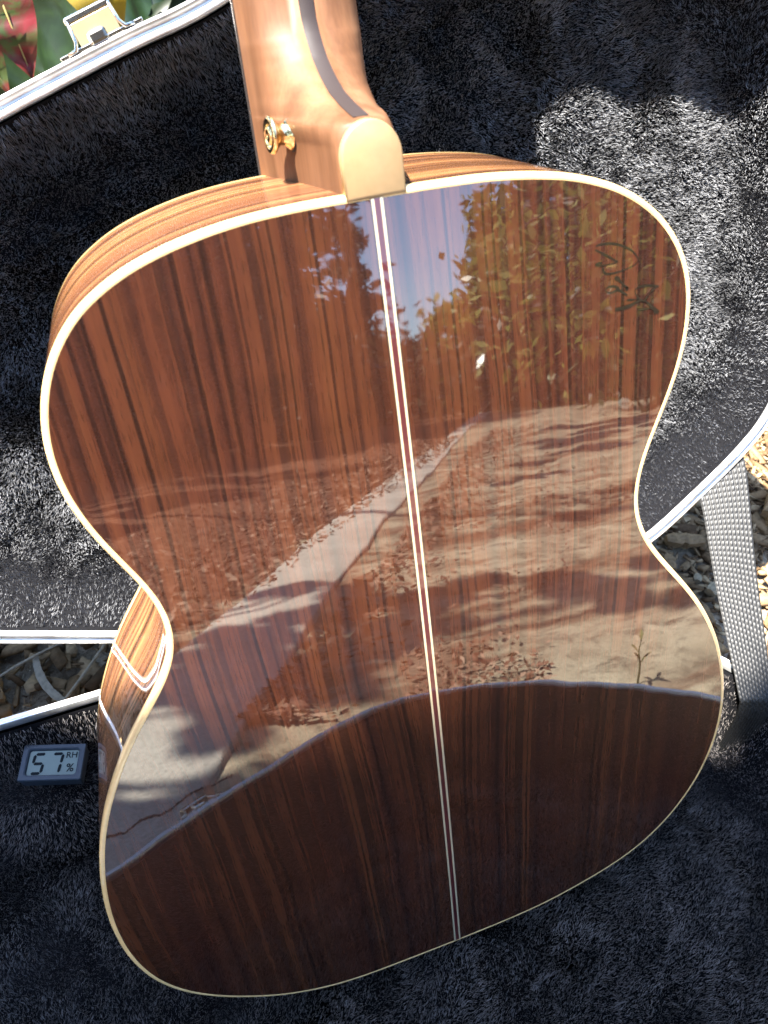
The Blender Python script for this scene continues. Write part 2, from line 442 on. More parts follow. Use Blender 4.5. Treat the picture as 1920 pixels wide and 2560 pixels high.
# centre strip: black, ivory, red, ivory, black
strip = empty('centre_strip'); strip.parent = guitar
ytop = INNER[0, 1] + 0.0004; ybot = INNER[220, 1] - 0.0004
def lath(name, x0, x1, mat, parent, lift):
    ys = np.linspace(ybot, ytop, 120); V = []
    for y in ys:
        for x in (x0, x1): V.append((x, y, dome(x, y) + lift))
    Nn = [Vector((v[0] / DOME, v[1] / DOME, 1)).normalized() for v in V]
    return mesh_obj(name, V, grid_faces(len(ys), 2)[:, ::-1], mat, parent, normals=Nn)
lath('black_line', -0.0026, -0.0023, M_black_inlay, strip, .00012)
lath('ivory_line', -0.0023, -0.00120, M_white, strip, .00012)
lath('red_line', -0.00120, 0.00120, M_red, strip, .00012)
lath('ivory_line', 0.00120, 0.0023, M_white, strip, .00012)
lath('black_line', 0.0023, 0.0026, M_black_inlay, strip, .00012)

# neck and heel as one lofted body
ys = np.r_[np.linspace(0.243, 0.2585, 6), np.linspace(0.260, 0.2702, 14), np.linspace(0.2706, 0.30, 28), np.linspace(0.305, 0.60, 30)]
def cap_hw(y):
    y = np.asarray(y); r = np.clip((y - 0.2575) / 0.0132, 0, 1)
    return 0.0118 * np.sqrt(np.maximum(1 - r ** 2, 0))
sp_y = [0.24, 0.2700, 0.2712, 0.274, 0.278, 0.282, 0.286, 0.29, 0.295, 0.30, 0.305, 0.315, 0.34, 0.60]
sp_z = [-0.0092, -0.0092, -0.0150, -0.0295, -0.0445, -0.0530, -0.0595, -0.0650, -0.0695, -0.0730, -0.0752, -0.0775, -0.0785, -0.0800]
nt = 22; V = []
for y in ys:
    h = np.interp(y, sp_y, sp_z); zf = front(min(y, 0.246)) - max(y - 0.246, 0) * 0.010
    Wd = 0.0272 - (y - 0.246) / 0.36 * 0.0055; c0 = float(cap_hw(y))
    mfac = np.clip((y - 0.262) / 0.035, 0, 1)
    row = []
    for j in range(nt):
        t = j / (nt - 1)
        g_heel = (0.30 * t ** 0.8 + 0.70 * t ** 1.7)
        qq = float(np.clip((y - 0.2575) / 0.018, 0, 1)); qq = qq * qq * (3 - 2 * qq); g_heel = 0.6 * qq * math.sqrt(max(1 - (1 - t) ** 2, 0)) + (1 - 0.6 * qq) * g_heel
        g_neck = math.sqrt(max(1 - (1 - t) ** 2.1, 0))
        g = g_heel * (1 - mfac) + g_neck * mfac
        row.append((c0 + (Wd - c0) * g, h + (zf - h) * t))
    V += [(-x, y, z) for x, z in row[::-1]] + [(x, y, z) for x, z in row]
neck = mesh_obj('neck', V, grid_faces(len(ys), 2 * nt), M_neck, guitar)
# heel cap
pts = [(-0.0118, 0.2440), (-0.0118, 0.2575)] + [(-0.0118 * math.cos(a), 0.2575 + 0.0132 * math.sin(a)) for a in np.linspace(0, math.pi, 28)[1:-1]] + [(0.0118, 0.2575), (0.0118, 0.2440)]
pts = np.array(pts); n = len(pts); c = pts.mean(0)
V = []; lv = [(1.006, -0.0034), (1.006, -0.0002), (0.985, 0.0006), (0.93, 0.0009)]
for s_, z_ in lv:
    q = c + (pts - c) * s_; q[:, 1] = np.maximum(q[:, 1], 0.2438)
    V += [(a, b, z_ - 0.0062) for a, b in q]
F = []
for k in range(len(lv) - 1):
    for j in range(n): F.append((k * n + j, k * n + (j + 1) % n, (k + 1) * n + (j + 1) % n, (k + 1) * n + j))
F.append(tuple(3 * n + j for j in range(n)))
cap = mesh_obj('heel_cap', V, F, M_cap, neck)
tag(cap, 'pale maple heel cap')
# dark lamination down the spine of the neck
V = []; yy = np.r_[np.linspace(0.2712, 0.30, 24), np.linspace(0.305, 0.60, 20)]
for y in yy:
    h = np.interp(y, sp_y, sp_z)
    for x in np.linspace(-0.0031, 0.0031, 7): V.append((x, y, h + 0.0006 - 0.00045 * (x / 0.0031) ** 2))
o = mesh_obj('spine_stripe', V, grid_faces(len(yy), 7)[:, ::-1], M_stripe, neck); tag(o, 'dark stripe down the middle of the neck')
# fingerboard and headstock
V = []
for y in (0.17, 0.246, 0.60):
    w_ = 0.0278 - (y - 0.246) / 0.36 * 0.0055; zf = front(min(y, .246)) - max(y - 0.246, 0) * 0.010 - 0.0001
    V += [(-w_, y, zf), (w_, y, zf), (w_ - .0005, y, zf - 0.006), (-w_ + .0005, y, zf - 0.006)]
mesh_obj('fingerboard', V, [(0, 1, 5, 4), (4, 5, 9, 8), (1, 2, 6, 5), (5, 6, 10, 9), (2, 3, 7, 6), (6, 7, 11, 10), (3, 0, 4, 7), (7, 4, 8, 11), (0, 3, 2, 1), (8, 9, 10, 11)], M_ebony, guitar, smooth=False)
hs = np.array([(-0.022, 0.60), (-0.029, 0.635), (-0.033, 0.74), (-0.027, 0.775), (0, 0.783), (0.027, 0.775), (0.033, 0.74), (0.029, 0.635), (0.022, 0.60)])
V = []
for z_ in (0.0, -0.014): V += [(a, b, -0.086 + z_ + (b - 0.60) * -0.20) for a, b in hs]
n = len(hs); F = [tuple(range(n)), tuple(range(2 * n - 1, n - 1, -1))] + [(j, (j + 1) % n, n + (j + 1) % n, n + j) for j in range(n)]
mesh_obj('headstock', V, F, M_neck, guitar, smooth=False)

# strap button on the left of the heel
sb = empty('strap_button'); sb.parent = guitar; tag(sb, 'gold plated strap button on the side of the heel')
so = np.array((-0.0172, 0.2650, -0.0575)); sa = np.array((-0.985, 0.06, 0.12)); sa /= np.linalg.norm(sa)
v, f = lathe([(-.002, 0.0), (-.002, .0072), (.0010, .0072), (.0013, .0066), (.0013, 0)], so, sa); mesh_obj('felt_washer', v, f, M_felt, sb)
v, f = lathe([(.0013, 0), (.0013, .0064), (.0020, .0066), (.0030, .0052), (.0045, .0042), (.0066, .0043), (.0082, .0062), (.0090, .0071), (.0100, .0072), (.0106, .0066), (.0108, .0050), (.0098, .0044), (.0096, 0.0)], so, sa, 40)
mesh_obj('button', v, f, M_gold, sb)
v, f = lathe([(.0094, .0040), (.0102, .0038), (.0110, .0026), (.0113, 0.0012), (.0104, 0.0007), (.0104, 0)], so, sa, 28); mesh_obj('screw', v, f, M_gold, sb)

# signature in black marker on the upper right of the back
def ribbon(pts, w, lift):
    P = catmull(pts, 6, closed=False); T = np.gradient(P, axis=0); T /= np.linalg.norm(T, axis=1)[:, None] + 1e-9
    Nn = np.stack([-T[:, 1], T[:, 0]], 1); V = []
    ww = w * (0.75 + 0.35 * np.sin(np.linspace(0, 9, len(P))))
    for p, n_, k in zip(P, Nn, ww):
        for s_ in (-1, 1):
            q = p + n_ * s_ * k; V.append((q[0], q[1], dome(q[0], q[1]) + lift))
    return V, [tuple(int(i) for i in f) for f in grid_faces(len(P), 2)]
parts = [ribbon(s_, 0.00044 if k not in (2, 7) else 0.0008, .00010 + .000012 * k) for k, s_ in enumerate(SIGN)]
v, f = merge(parts)
nn = [Vector((p[0] / DOME, p[1] / DOME, 1)).normalized() for p in v]
o = mesh_obj('signature', v, f, M_ink, guitar, normals=nn); tag(o, 'black ink signature scrawled on the upper right of the back')

# ------------------------------------------------------------------ guitar case
H0 = np.array([0, 0.2375, 0.05]); CS = np.array([0.99755897, -0.06982913, 0]); CN = np.array([-0.06982913, -0.99755897, 0])
PHI = math.radians(111)
CW = CN * math.cos(PHI) + np.array([0, 0, 1]) * math.sin(PHI)
CL = np.cross(CS, CW); CL = -CL if CL[1] > 0 else CL            # out of the lid, towards the camera
def LID(s, w, d):
    s, w, d = [np.asarray(a, float) for a in (s, w, d)]
    return H0 + s[..., None] * CS + w[..., None] * CW - d[..., None] * CL
def BASE(s, w, d):
    s, w, d = [np.asarray(a, float) for a in (s, w, d)]
    return H0 + s[..., None] * CS + w[..., None] * CN - d[..., None] * np.array([0, 0, 1.0])
near = [(-.70, .20), (-.695, .15), (-.66, .125), (-.55, .115), (-.47, .10), (-.40, .065), (-.34, .045), (-.28, .034), (-.20, .020), (-.12, .007), (-.03, .000), (.06, .000), (.14, .006), (.20, .022), (.249, .045), (.29, .083), (.325, .121), (.346, .155), (.360, .21)]
far_b = [(.358, .265), (.347, .312), (.333, .352), (.286, .423), (.223, .487), (.143, .530), (.068, .527), (-.018, .490), (-.099, .438), (-.166, .391), (-.214, .349), (-.28, .320), (-.36, .305), (-.43, .30), (-.55, .29), (-.66, .275), (-.695, .25)]
far_l = [(.362, .265), (.357, .318), (.348, .368), (.306, .445), (.240, .505), (.143, .525), (.068, .517), (-.018, .478), (-.094, .436), (-.138, .417), (-.205, .386), (-.28, .350), (-.36, .325), (-.43, .31), (-.55, .30), (-.66, .28), (-.695, .25)]
OB = resample(catmull(near + far_b, 10), 360)
OL = resample(catmull(near + far_l, 10), 360)

case = empty('guitar_case', (0.0, 0.1, -0.06))
tag(case, 'open black hard-shell guitar case with plush lining and aluminium rims', 'guitar case')
CO = np.array(case.location)
def cobj(name, V, F, mat, parent=None, **kw):
    return mesh_obj(name, np.asarray(V) - CO, F, mat, parent or case, **kw)

def sweep(frame, P, prof):
    NI = inward(P)
    V = np.stack([frame(P[:, 0] + NI[:, 0] * i_, P[:, 1] + NI[:, 1] * i_, np.full(len(P), d_)) for i_, d_ in prof], 1)
    return V.reshape(-1, 3), grid_faces(len(P), len(prof), cu=True)
rim_prof = [(-.0012, .012), (-.0012, -.0010), (.0000, -.0022), (.0016, -.0022), (.0026, -.0004), (.0062, -.0004), (.0070, -.0030), (.0096, -.0034), (.0108, -.0022), (.0112, .006)]

def depth_of(d, D, fil):
    x = np.clip((d - 0.010) / fil, 0, None)
    return D * (1 - np.exp(-(x ** 1.25)))
def edge_dist(P, q):
    """distance of points q to the closed polyline P and the inward direction"""
    out = np.zeros(len(q)); dirs = np.zeros((len(q), 2)); A = P; Bv = np.roll(P, -1, 0) - P; L2 = (Bv ** 2).sum(1)
    for k in range(0, len(q), 20000):
        z = q[k:k + 20000]; ap = z[:, None] - A[None]
        t = np.clip((ap * Bv).sum(-1) / L2, 0, 1); v = ap - t[..., None] * Bv
        d2 = (v ** 2).sum(-1); j = d2.argmin(1); i = np.arange(len(z))
        out[k:k + 20000] = np.sqrt(d2[i, j]); dirs[k:k + 20000] = v[i, j] / (np.sqrt(d2[i, j])[:, None] + 1e-9)
    return out, dirs
def inside(P, q):
    res = np.zeros(len(q), bool); x1, y1 = P[:, 0], P[:, 1]; x2, y2 = np.roll(x1, -1), np.roll(y1, -1)
    for a, b, c, d in zip(x1, y1, x2, y2):
        cond = ((b > q[:, 1]) != (d > q[:, 1])) & (q[:, 0] < (c - a) * (q[:, 1] - b) / (d - b + 1e-15) + a)
        res ^= cond
    return res
def wob(s, w, k=1.0):
    return (np.sin(s * 37 + 1.3 * np.sin(w * 29)) * np.sin(w * 33 + 1.1 * np.sin(s * 41 + .7)) * .0035 + np.sin(s * 91 + 2) * np.sin(w * 83 + 1) * .0012) * k
HYG = np.array((-0.2513, 0.1920, 0.0321))
hs_, hw_ = (HYG - H0) @ CS, (HYG - H0) @ CN
def lid_depth(s, w, d): return depth_of(d, .056, .016) + wob(s, w) * np.clip((d - .012) / .03, 0, 1)
def base_depth(s, w, d):
    dep = depth_of(d, .094, .020) + wob(s, w, .9) * np.clip((d - .012) / .03, 0, 1)
    g = np.exp(-(((s - hs_ + .012) / .058) ** 2 + ((w - hw_ + .005) / .040) ** 2) ** 2)
    return dep * (1 - g) + np.minimum(dep, .0360) * g

def lining(frame, P, dfun, name, label):
    NI = inward(P); ins = [.0105, .0115, .013, .015, .018, .022, .027, .034, .042, .052, .064, .080]
    V = []; idx = []
    # a height field on a regular grid inside plus rings that follow the wall
    rings = [P + NI * i_ for i_ in ins]
    Vp = np.vstack(rings); d = np.repeat(ins, len(P))
    V3 = frame(Vp[:, 0], Vp[:, 1], dfun(Vp[:, 0], Vp[:, 1], d) + .0048 * np.clip((d - .011) / .02, 0, 1))
    F = [tuple(int(i) for i in f) for f in grid_faces(len(ins), len(P), cv=True)]
    last = [(len(ins) - 1) * len(P) + j for j in range(len(P))]
    bm = bmesh.new(); vs = [bm.verts.new(tuple(v)) for v in V3]
    for f in F:
        try: bm.faces.new([vs[i] for i in f])
        except ValueError: pass
    cf = bm.faces.new([vs[i] for i in last])
    bmesh.ops.triangulate(bm, faces=[cf])
    me_v = np.array([tuple(v.co) for v in bm.verts]); bm.verts.index_update()
    me_f = [tuple(v.index for v in f.verts) for f in bm.faces]; bm.free()
    return tag(cobj(name, me_v, me_f, M_plush), label)

def pile(frame, P, dfun, n, box_, length, name, parent, lean, seed, thin=None, tone=1.0):
    """short plush fibres as bent blades, one object"""
    r = np.random.default_rng(seed)
    q = np.stack([r.uniform(box_[0], box_[1], n), r.uniform(box_[2], box_[3], n)], 1)
    q = q[inside(P, q)]
    if thin is not None: q = q[r.random(len(q)) < thin(q)]
    d, gd = edge_dist(P, q); ok = d > .0112; q, d, gd = q[ok], d[ok], gd[ok]
    e = 1e-4
    dep = dfun(q[:, 0], q[:, 1], d)
    gx = (dfun(q[:, 0] + e, q[:, 1], d + e * gd[:, 0]) - dep) / e; gy = (dfun(q[:, 0], q[:, 1] + e, d + e * gd[:, 1]) - dep) / e
    o0 = frame(np.array(0.), np.array(0.), np.array(0.)); ex = frame(np.array(1.), np.array(0.), np.array(0.)) - o0
    ey = frame(np.array(0.), np.array(1.), np.array(0.)) - o0; ez = frame(np.array(0.), np.array(0.), np.array(-1.)) - o0
    p = frame(q[:, 0], q[:, 1], dep)
    nrm = gx[:, None] * ex + gy[:, None] * ey + ez; nrm /= np.linalg.norm(nrm, axis=1)[:, None]
    s, w = q[:, 0], q[:, 1]
    a = 2.2 * np.sin(s * 55 + 2 * np.sin(w * 47)) + 1.7 * np.sin(w * 61 + 1.5 * np.sin(s * 70)) + .9 * np.sin((s + w) * 160) + .7 * np.sin((s - w) * 210 + 1)
    amp = .38 + .25 * np.sin(s * 130 + np.sin(w * 90) * 2) * np.sin(w * 120 + 1)
    ld = lean[0] * ex + lean[1] * ey + (np.cos(a) * amp)[:, None] * ex + (np.sin(a) * amp)[:, None] * ey
    # tufts share a direction
    cell = (np.floor(s / .0016).astype(int) * 7919 + np.floor(w / .0016).astype(int) * 104729) % 4096
    ta = np.random.default_rng(5).uniform(0, 6.28, 4096)[cell]; ts = np.random.default_rng(6).uniform(0, .8, 4096)[cell]
    ld = ld + (np.cos(ta) * ts)[:, None] * ex + (np.sin(ta) * ts)[:, None] * ey + r.normal(0, .34, (len(q), 3))
    dirv = nrm + ld * .62; dirv /= np.linalg.norm(dirv, axis=1)[:, None]
    dir0 = nrm * 1.0 + ld * .25; dir0 /= np.linalg.norm(dir0, axis=1)[:, None]
    L = length * r.uniform(.55, 1.15, len(q))[:, None]
    side = np.cross(dirv, r.normal(0, 1, (len(q), 3))); side /= np.linalg.norm(side, axis=1)[:, None] + 1e-9
    wd = r.uniform(.00011, .00024, len(q))[:, None]
    b0 = p - side * wd; b1 = p + side * wd; mid = p + dir0 * L * .5
    m0 = mid - side * wd * .85; m1 = mid + side * wd * .85; tip = mid + dirv * L * .5
    V = np.stack([b0, b1, m1, m0, tip], 1).reshape(-1, 3)
    k = np.arange(len(q))[:, None] * 5
    F = np.concatenate([k + np.array([0, 1, 2]), k + np.array([0, 2, 3]), k + np.array([3, 2, 4])], 0)
    o = cobj(name, V, F.astype(np.int32), M_fibre if frame is BASE else M_fibre_l, parent, smooth=False)
    return tag(o, kind='stuff')

# --- base
v, f = sweep(BASE, OB, [(a_ * .45, b_ if b_ > 0 else b_ * .5) for a_, b_ in rim_prof]); base_rim = cobj('base_rim', v, f, M_alu, smooth=False); tag(base_rim, 'aluminium rim of the case base')
v, f = sweep(BASE, OB, [(.004, .004), (-.0005, .006), (-.0005, .092), (.003, .100), (.010, .1045), (.030, .1055)])
f = [tuple(int(i) for i in q) for q in f] + [tuple(j * 6 + 5 for j in range(len(OB)))]
cobj('base_shell', v, f, M_vinyl)
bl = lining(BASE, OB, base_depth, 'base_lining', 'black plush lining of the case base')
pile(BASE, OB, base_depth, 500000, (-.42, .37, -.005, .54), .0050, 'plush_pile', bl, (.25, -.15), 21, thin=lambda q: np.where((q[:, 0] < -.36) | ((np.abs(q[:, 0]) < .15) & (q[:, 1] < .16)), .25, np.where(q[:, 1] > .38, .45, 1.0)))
# --- lid
v, f = sweep(LID, OL, [(a_ * .85, b_) for a_, b_ in rim_prof]); lid_rim = cobj('lid_rim', v, f, M_alu, smooth=False); tag(lid_rim, 'aluminium rim of the raised lid')
v, f = sweep(LID, OL, [(.004, .004), (-.0005, .006), (-.0005, .045), (.004, .058), (.014, .066), (.040, .070)])
f = [tuple(int(i) for i in q) for q in f] + [tuple(j * 6 + 5 for j in range(len(OL)))]
cobj('lid_shell', v, f, M_vinyl)
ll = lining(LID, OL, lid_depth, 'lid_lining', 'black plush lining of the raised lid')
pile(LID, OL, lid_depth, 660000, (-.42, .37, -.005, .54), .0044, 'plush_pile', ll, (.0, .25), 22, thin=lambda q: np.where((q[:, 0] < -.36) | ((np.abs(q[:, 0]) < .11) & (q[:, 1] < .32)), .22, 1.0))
# --- hinge along the back edge
parts = []
for s_ in np.arange(-.085, .13, .0305):
    parts.append(tube([H0 + CS * s_ - CN * .004, H0 + CS * (s_ + .029) - CN * .004], .003, 10))
v, f = merge(parts); cobj('hinge', v, f, M_alu)

# --- woven stay strap between lid and base
def webbing():
    M = Mat('grey_webbing'); o = M.xyz(M.coord('UV'))
    M.set(Base_Color=M.ramp(M.noise(M.coord('Object'), 300.0, 3.0), [(0.3, (0.006, 0.006, 0.006)), (0.7, (0.015, 0.0148, 0.014))]), Roughness=0.5)
    M.b.inputs['Specular IOR Level'].default_value = 0.35
    return M.m
M_web = webbing()
def lerp(a, b, t): return a * (1 - t) + b * t
A0, A1 = LID(.2915, .0803, 0.), LID(.3275, .1125, 0.); B0, B1 = BASE(.2835, .1085, -.005), BASE(.3120, .1110, -.009)
out_l = CL * .0045
rowsP = [(LID(.287, .0870, .004), LID(.323, .1190, .004)), (A0 + out_l, A1 + out_l), (lerp(A0, B0, .5), lerp(A1, B1, .5)), (B0 - CS * 0, B1 - CS * 0), (BASE(.2835, .1230, .008), BASE(.3105, .1285, .008)), (BASE(.286, .129, .050), BASE(.308, .136, .050)), (BASE(.289, .132, .098), BASE(.309, .140, .098))]
Lc = catmull([p[0] for p in rowsP], 60, closed=False); Rc = catmull([p[1] for p in rowsP], 60, closed=False)
# even spacing along the strap
dl = np.r_[0, np.cumsum(np.linalg.norm(np.diff((Lc + Rc) / 2, axis=0), axis=1))]
nu = int(dl[-1] / .0007); tt = np.linspace(0, dl[-1], nu)
Lc = np.stack([np.interp(tt, dl, Lc[:, k]) for k in range(3)], 1); Rc = np.stack([np.interp(tt, dl, Rc[:, k]) for k in range(3)], 1)
nvw = 67; uu = np.linspace(0, 1, nvw)
P = Lc[:, None] * (1 - uu)[None, :, None] + Rc[:, None] * uu[None, :, None]
ta = np.gradient(P, axis=0); tb = np.gradient(P, axis=1); nn = np.cross(ta, tb); nn /= np.linalg.norm(nn, axis=2)[..., None]
cv = np.array(c_loc) - P[nu // 2, nvw // 2]
if (nn[nu // 2, nvw // 2] @ cv) < 0: nn = -nn
cols = 11.0; pit = .0046
U, Tt = np.meshgrid(uu, tt)
colid = np.floor(U * cols); ph = Tt / pit + .5 * (colid % 2)
hgt = np.abs(np.sin(np.pi * U * cols)) ** .7 * (0.35 + .65 * np.abs(np.sin(np.pi * ph))) * .00075
edge_fall = np.clip(np.minimum(U, 1 - U) / .03, 0, 1)
V = (P + nn * (hgt * edge_fall)[..., None]).reshape(-1, 3)
Vb = (P - nn * .0012).reshape(-1, 3)
Ft = grid_faces(nu, nvw); Fb = Ft[:, ::-1] + len(V)
strap = cobj('stay_strap', np.vstack([V, Vb]), np.vstack([Ft, Fb]), M_web); tag(strap, 'grey woven nylon strap holding the lid')

# --- latch: wire hasp on the lid, drawbolt on the base
M_brass = plain('brass_plate', (0.45, 0.36, 0.22), 0.35, metal=0.6)
def latch_on(frame, P, s0, w0, sgn, name, label, out_len):
    j = np.argmin(((P - np.array([s0, w0])) ** 2).sum(1)); NI = inward(P)[j]
    tl = np.array([-NI[1], NI[0]]); o0 = frame(np.array(0.), np.array(0.), np.array(0.))
    ex = frame(np.array(1.), np.array(0.), np.array(0.)) - o0; ey = frame(np.array(0.), np.array(1.), np.array(0.)) - o0; ez = frame(np.array(0.), np.array(0.), np.array(-1.)) - o0
    c = frame(np.array(P[j, 0]), np.array(P[j, 1]), np.array(0.)); T = ex * tl[0] + ey * tl[1]; T = T * sgn; Oo = -(ex * NI[0] + ey * NI[1])
    R = np.stack([T, Oo, ez], 1)
    root = empty(name); root.parent = case; tag(root, label)
    def put(nm, vf, mat, sm=False):
        v, f = vf; return mesh_obj(nm, (np.asarray(v) @ R.T + c) - CO, f, mat, root, smooth=sm)
    w = .0130
    put('mounting_plate', box((0, .0022, -.006), .050, .0018, .014, bevel=.0006), M_chrome)
    put('backplate', box((0, .009, -.010), .024, .014, .0012, bevel=.0004), M_brass)
    for sx in (-1, 1):
        put('hasp_arm', tube([(sx * (w + .007), .0020, .0012), (sx * (w + .002), .0026, .0016), (sx * w, .0060, .0016), (sx * (w - .001), out_len, .0010)], .00115, 8), M_chrome, True)
    put('hasp_bar', box((0, out_len, -.001), 2 * w + .001, .0042, .0060, bevel=.0012), M_chrome)
    put('catch_tab', box((-.001, .0042, .0008), .0110, .0070, .0045, bevel=.0018), M_chrome)
    return root
latch_on(LID, OL, -.150, .412, 1, 'lid_latch', 'nickel latch hasp on the upper rim of the lid', .0158)
latch_on(BASE, OB, -.135, .415, 1, 'base_latch', 'nickel latch on the front rim of the base', .012)

# ------------------------------------------------------------------ hygrometer lying on the plush
hx = Vector((0.97, -0.24, 0.034)).normalized(); hz = Vector((-0.055, -0.083, 0.995)); hz = (hz - hx * hz.dot(hx)).normalized(); hy = hz.cross(hx)
HM = Matrix((( hx.x, hy.x, hz.x, HYG[0]), (hx.y, hy.y, hz.y, HYG[1]), (hx.z, hy.z, hz.z, HYG[2] - .0138), (0, 0, 0, 1)))
hyg = empty('hygrometer', mat=HM)
tag(hyg, 'small digital humidity gauge showing 57 percent on the case plush', 'hygrometer')
M_bez = plain('slate_plastic', (0.022, 0.032, 0.046), 0.45, spec=0.3)
M_bez2 = plain('slate_plastic_groove', (0.020, 0.026, 0.036), 0.4)
M_lcd = plain('lcd_panel', (0.135, 0.170, 0.155), 0.5, spec=0.15)
M_seg = plain('lcd_segment', (0.003, 0.006, 0.009), 0.6, spec=0.1)
M_seg2 = plain('lcd_segment_faint', (0.16, 0.21, 0.21), 0.3)
def rrect(w, h, r, n=6):
    out = []
    for cx, cy, a0 in ((w / 2 - r, h / 2 - r, 0), (-w / 2 + r, h / 2 - r, 90), (-w / 2 + r, -h / 2 + r, 180), (w / 2 - r, -h / 2 + r, 270)):
        for a in np.linspace(a0, a0 + 90, n): out.append((cx + r * math.cos(math.radians(a)), cy + r * math.sin(math.radians(a))))
    return np.array(out)
W_, H_, T_ = .0443, .0266, .0138
lv = [(W_ - .002, H_ - .002, .001, 0.0), (W_ - .001, H_ - .001, .0012, T_ - .0040), (W_, H_, .0014, T_ - .0026), (W_, H_, .0014, T_ - .0010), (W_ - .0012, H_ - .0012, .0012, T_), (W_ - .0072, H_ - .0062, .0026, T_), (W_ - .0078, H_ - .0068, .0024, T_ - .0004), (W_ - .0086, H_ - .0076, .0022, T_ - .0003), (W_ - .0100, H_ - .0090, .0018, T_ - .0022)]
V = []
for w_, h_, r_, z_ in lv: V += [(a, b, z_) for a, b in rrect(w_, h_, r_)]
n = 24; F = [tuple(int(i) for i in q) for q in grid_faces(len(lv), n, cv=True)] + [tuple(range(n - 1, -1, -1))]
mesh_obj('housing', V, F, M_bez, hyg, smooth=False)
Wl_, Hl_ = W_ - .0100, H_ - .0090
q = rrect(Wl_ + .0004, Hl_ + .0004, .0018)
lcd = mesh_obj('display', [(a, b, T_ - .0021) for a, b in q], [tuple(range(len(q)))], M_lcd, hyg, smooth=False)
def seg(cx, cy, name, mat, horiz, ln, th, sk=.10):
    pts = [(-ln / 2, 0), (-ln / 2 + th / 2, th / 2), (ln / 2 - th / 2, th / 2), (ln / 2, 0), (ln / 2 - th / 2, -th / 2), (-ln / 2 + th / 2, -th / 2)]
    V = []
    for a, b in pts:
        if not horiz: a, b = b, a
        x, y = cx + a, cy + b; V.append((x + sk * y, y, T_ - .0018))
    return (np.array(V), [tuple(range(6))])
def digit(x0, on, w=.0072, h=.0140, y0=-.0006):
    pos = {'a': (x0, y0 + h / 2, True), 'd': (x0, y0 - h / 2, True), 'g': (x0, y0, True), 'f': (x0 - w / 2, y0 + h / 4, False), 'b': (x0 + w / 2, y0 + h / 4, False), 'e': (x0 - w / 2, y0 - h / 4, False), 'c': (x0 + w / 2, y0 - h / 4, False)}
    parts = [seg(*pos[k][:2], k, None, pos[k][2], (w if pos[k][2] else h / 2) - .0006, .0021) for k in on]
    return merge(parts)
v, f = digit(-.0102, 'afgcd'); o = mesh_obj('digit', v, f, M_seg, lcd, smooth=False); tag(o, 'dark LCD digit five')
v, f = digit(.0022, 'abc'); o = mesh_obj('digit', v, f, M_seg, lcd, smooth=False); tag(o, 'dark LCD digit seven')
def text_part(txt, size, x, y, name, parent, mat):
    cu = bpy.data.curves.new(name, 'FONT'); cu.body = txt; cu.size = size; cu.align_x = 'CENTER'; cu.align_y = 'CENTER'
    cu.offset = size * .012
    to = bpy.data.objects.new(name, cu); col.objects.link(to)
    bpy.context.view_layer.update()
    me = bpy.data.meshes.new_from_object(to.evaluated_get(bpy.context.evaluated_depsgraph_get()))
    bpy.data.objects.remove(to)
    for vv in me.vertices: vv.co = (vv.co.x + x, vv.co.y + y, T_ - .0018)
    me.materials.clear(); me.materials.append(mat)
    o = bpy.data.objects.new(name, me); col.objects.link(o); o.parent = parent; return o
text_part('RH', .0062, .0126, .0052, 'humidity_letters', lcd, M_seg)
text_part('%', .0082, .0128, -.0042, 'percent_sign', lcd, M_seg)

# ------------------------------------------------------------------ ground
GZ = -0.0625
def ground_mat():
    M = Mat('sandy_ground'); c = M.coord('Object')
    big = M.noise(c, 0.9, 4.0, 0.6); mid = M.noise(c, 6.0, 5.0, 0.6); fine = M.noise(c, 120.0, 4.0, 0.7); grit = M.noise(c, 520.0, 3.0, 0.7)
    sand = M.ramp(mid, [(0.25, (0.29, 0.230, 0.150)), (0.5, (0.42, 0.350, 0.240)), (0.75, (0.54, 0.465, 0.335))])
    soil = M.ramp(fine, [(0.3, (0.045, 0.032, 0.022)), (0.55, (0.11, 0.080, 0.056)), (0.75, (0.20, 0.155, 0.110))])
    patch = M.ramp(M.math('ADD', M.math('MULTIPLY', big, 0.55), M.math('MULTIPLY', mid, 0.45)), [(0.40, 1.0), (0.46, 0.35), (0.53, 0.0)])
    ox = M.xyz(c)
    bed = M.math('ADD', M.math('ADD', M.math('MULTIPLY', ox[0], 0.89), M.math('MULTIPLY', ox[1], 0.456)), M.math('MULTIPLY', M.math('SUBTRACT', mid, 0.5), 0.7))
    bed = M.ramp(M.math('ADD', M.math('MULTIPLY', bed, 1.6), 1.6), [(0.42, 1.0), (0.62, 0.0)])
    litter = M.ramp(M.noise(c, 38.0, 4.0, 0.7), [(0.35, (0.06, 0.026, 0.015)), (0.55, (0.16, 0.075, 0.045)), (0.7, (0.30, 0.180, 0.120))])
    cc = M.mix(patch, sand, soil)
    clod = M.noise(c, 17.0, 5.0, 0.72, 0.6)
    cc = M.mix(M.ramp(clod, [(0.34, 0.85), (0.44, 0.25), (0.52, 0.0)]), cc, soil)
    drift = M.noise(M.comb(M.math('MULTIPLY', ox[0], 1.6), M.math('MULTIPLY', ox[1], 5.5), 4.0), 1.0, 5.0, 0.65)
    cc = M.mix(M.ramp(drift, [(0.40, 0.7), (0.50, 0.0)]), cc, litter)
    cc = M.mix(bed, cc, litter)
    cc = M.mix(0.8, cc, M.ramp(grit, [(0.30, 0.45), (0.46, 0.95), (0.66, 1.25)]), 'MULTIPLY')
    M.set(Base_Color=cc, Roughness=0.92); M.b.inputs['Specular IOR Level'].default_value = 0.15
    M.bump(M.math('ADD', fine, M.math('MULTIPLY', grit, 0.5)), 0.7, 0.006)
    return M.m
M_ground = ground_mat()
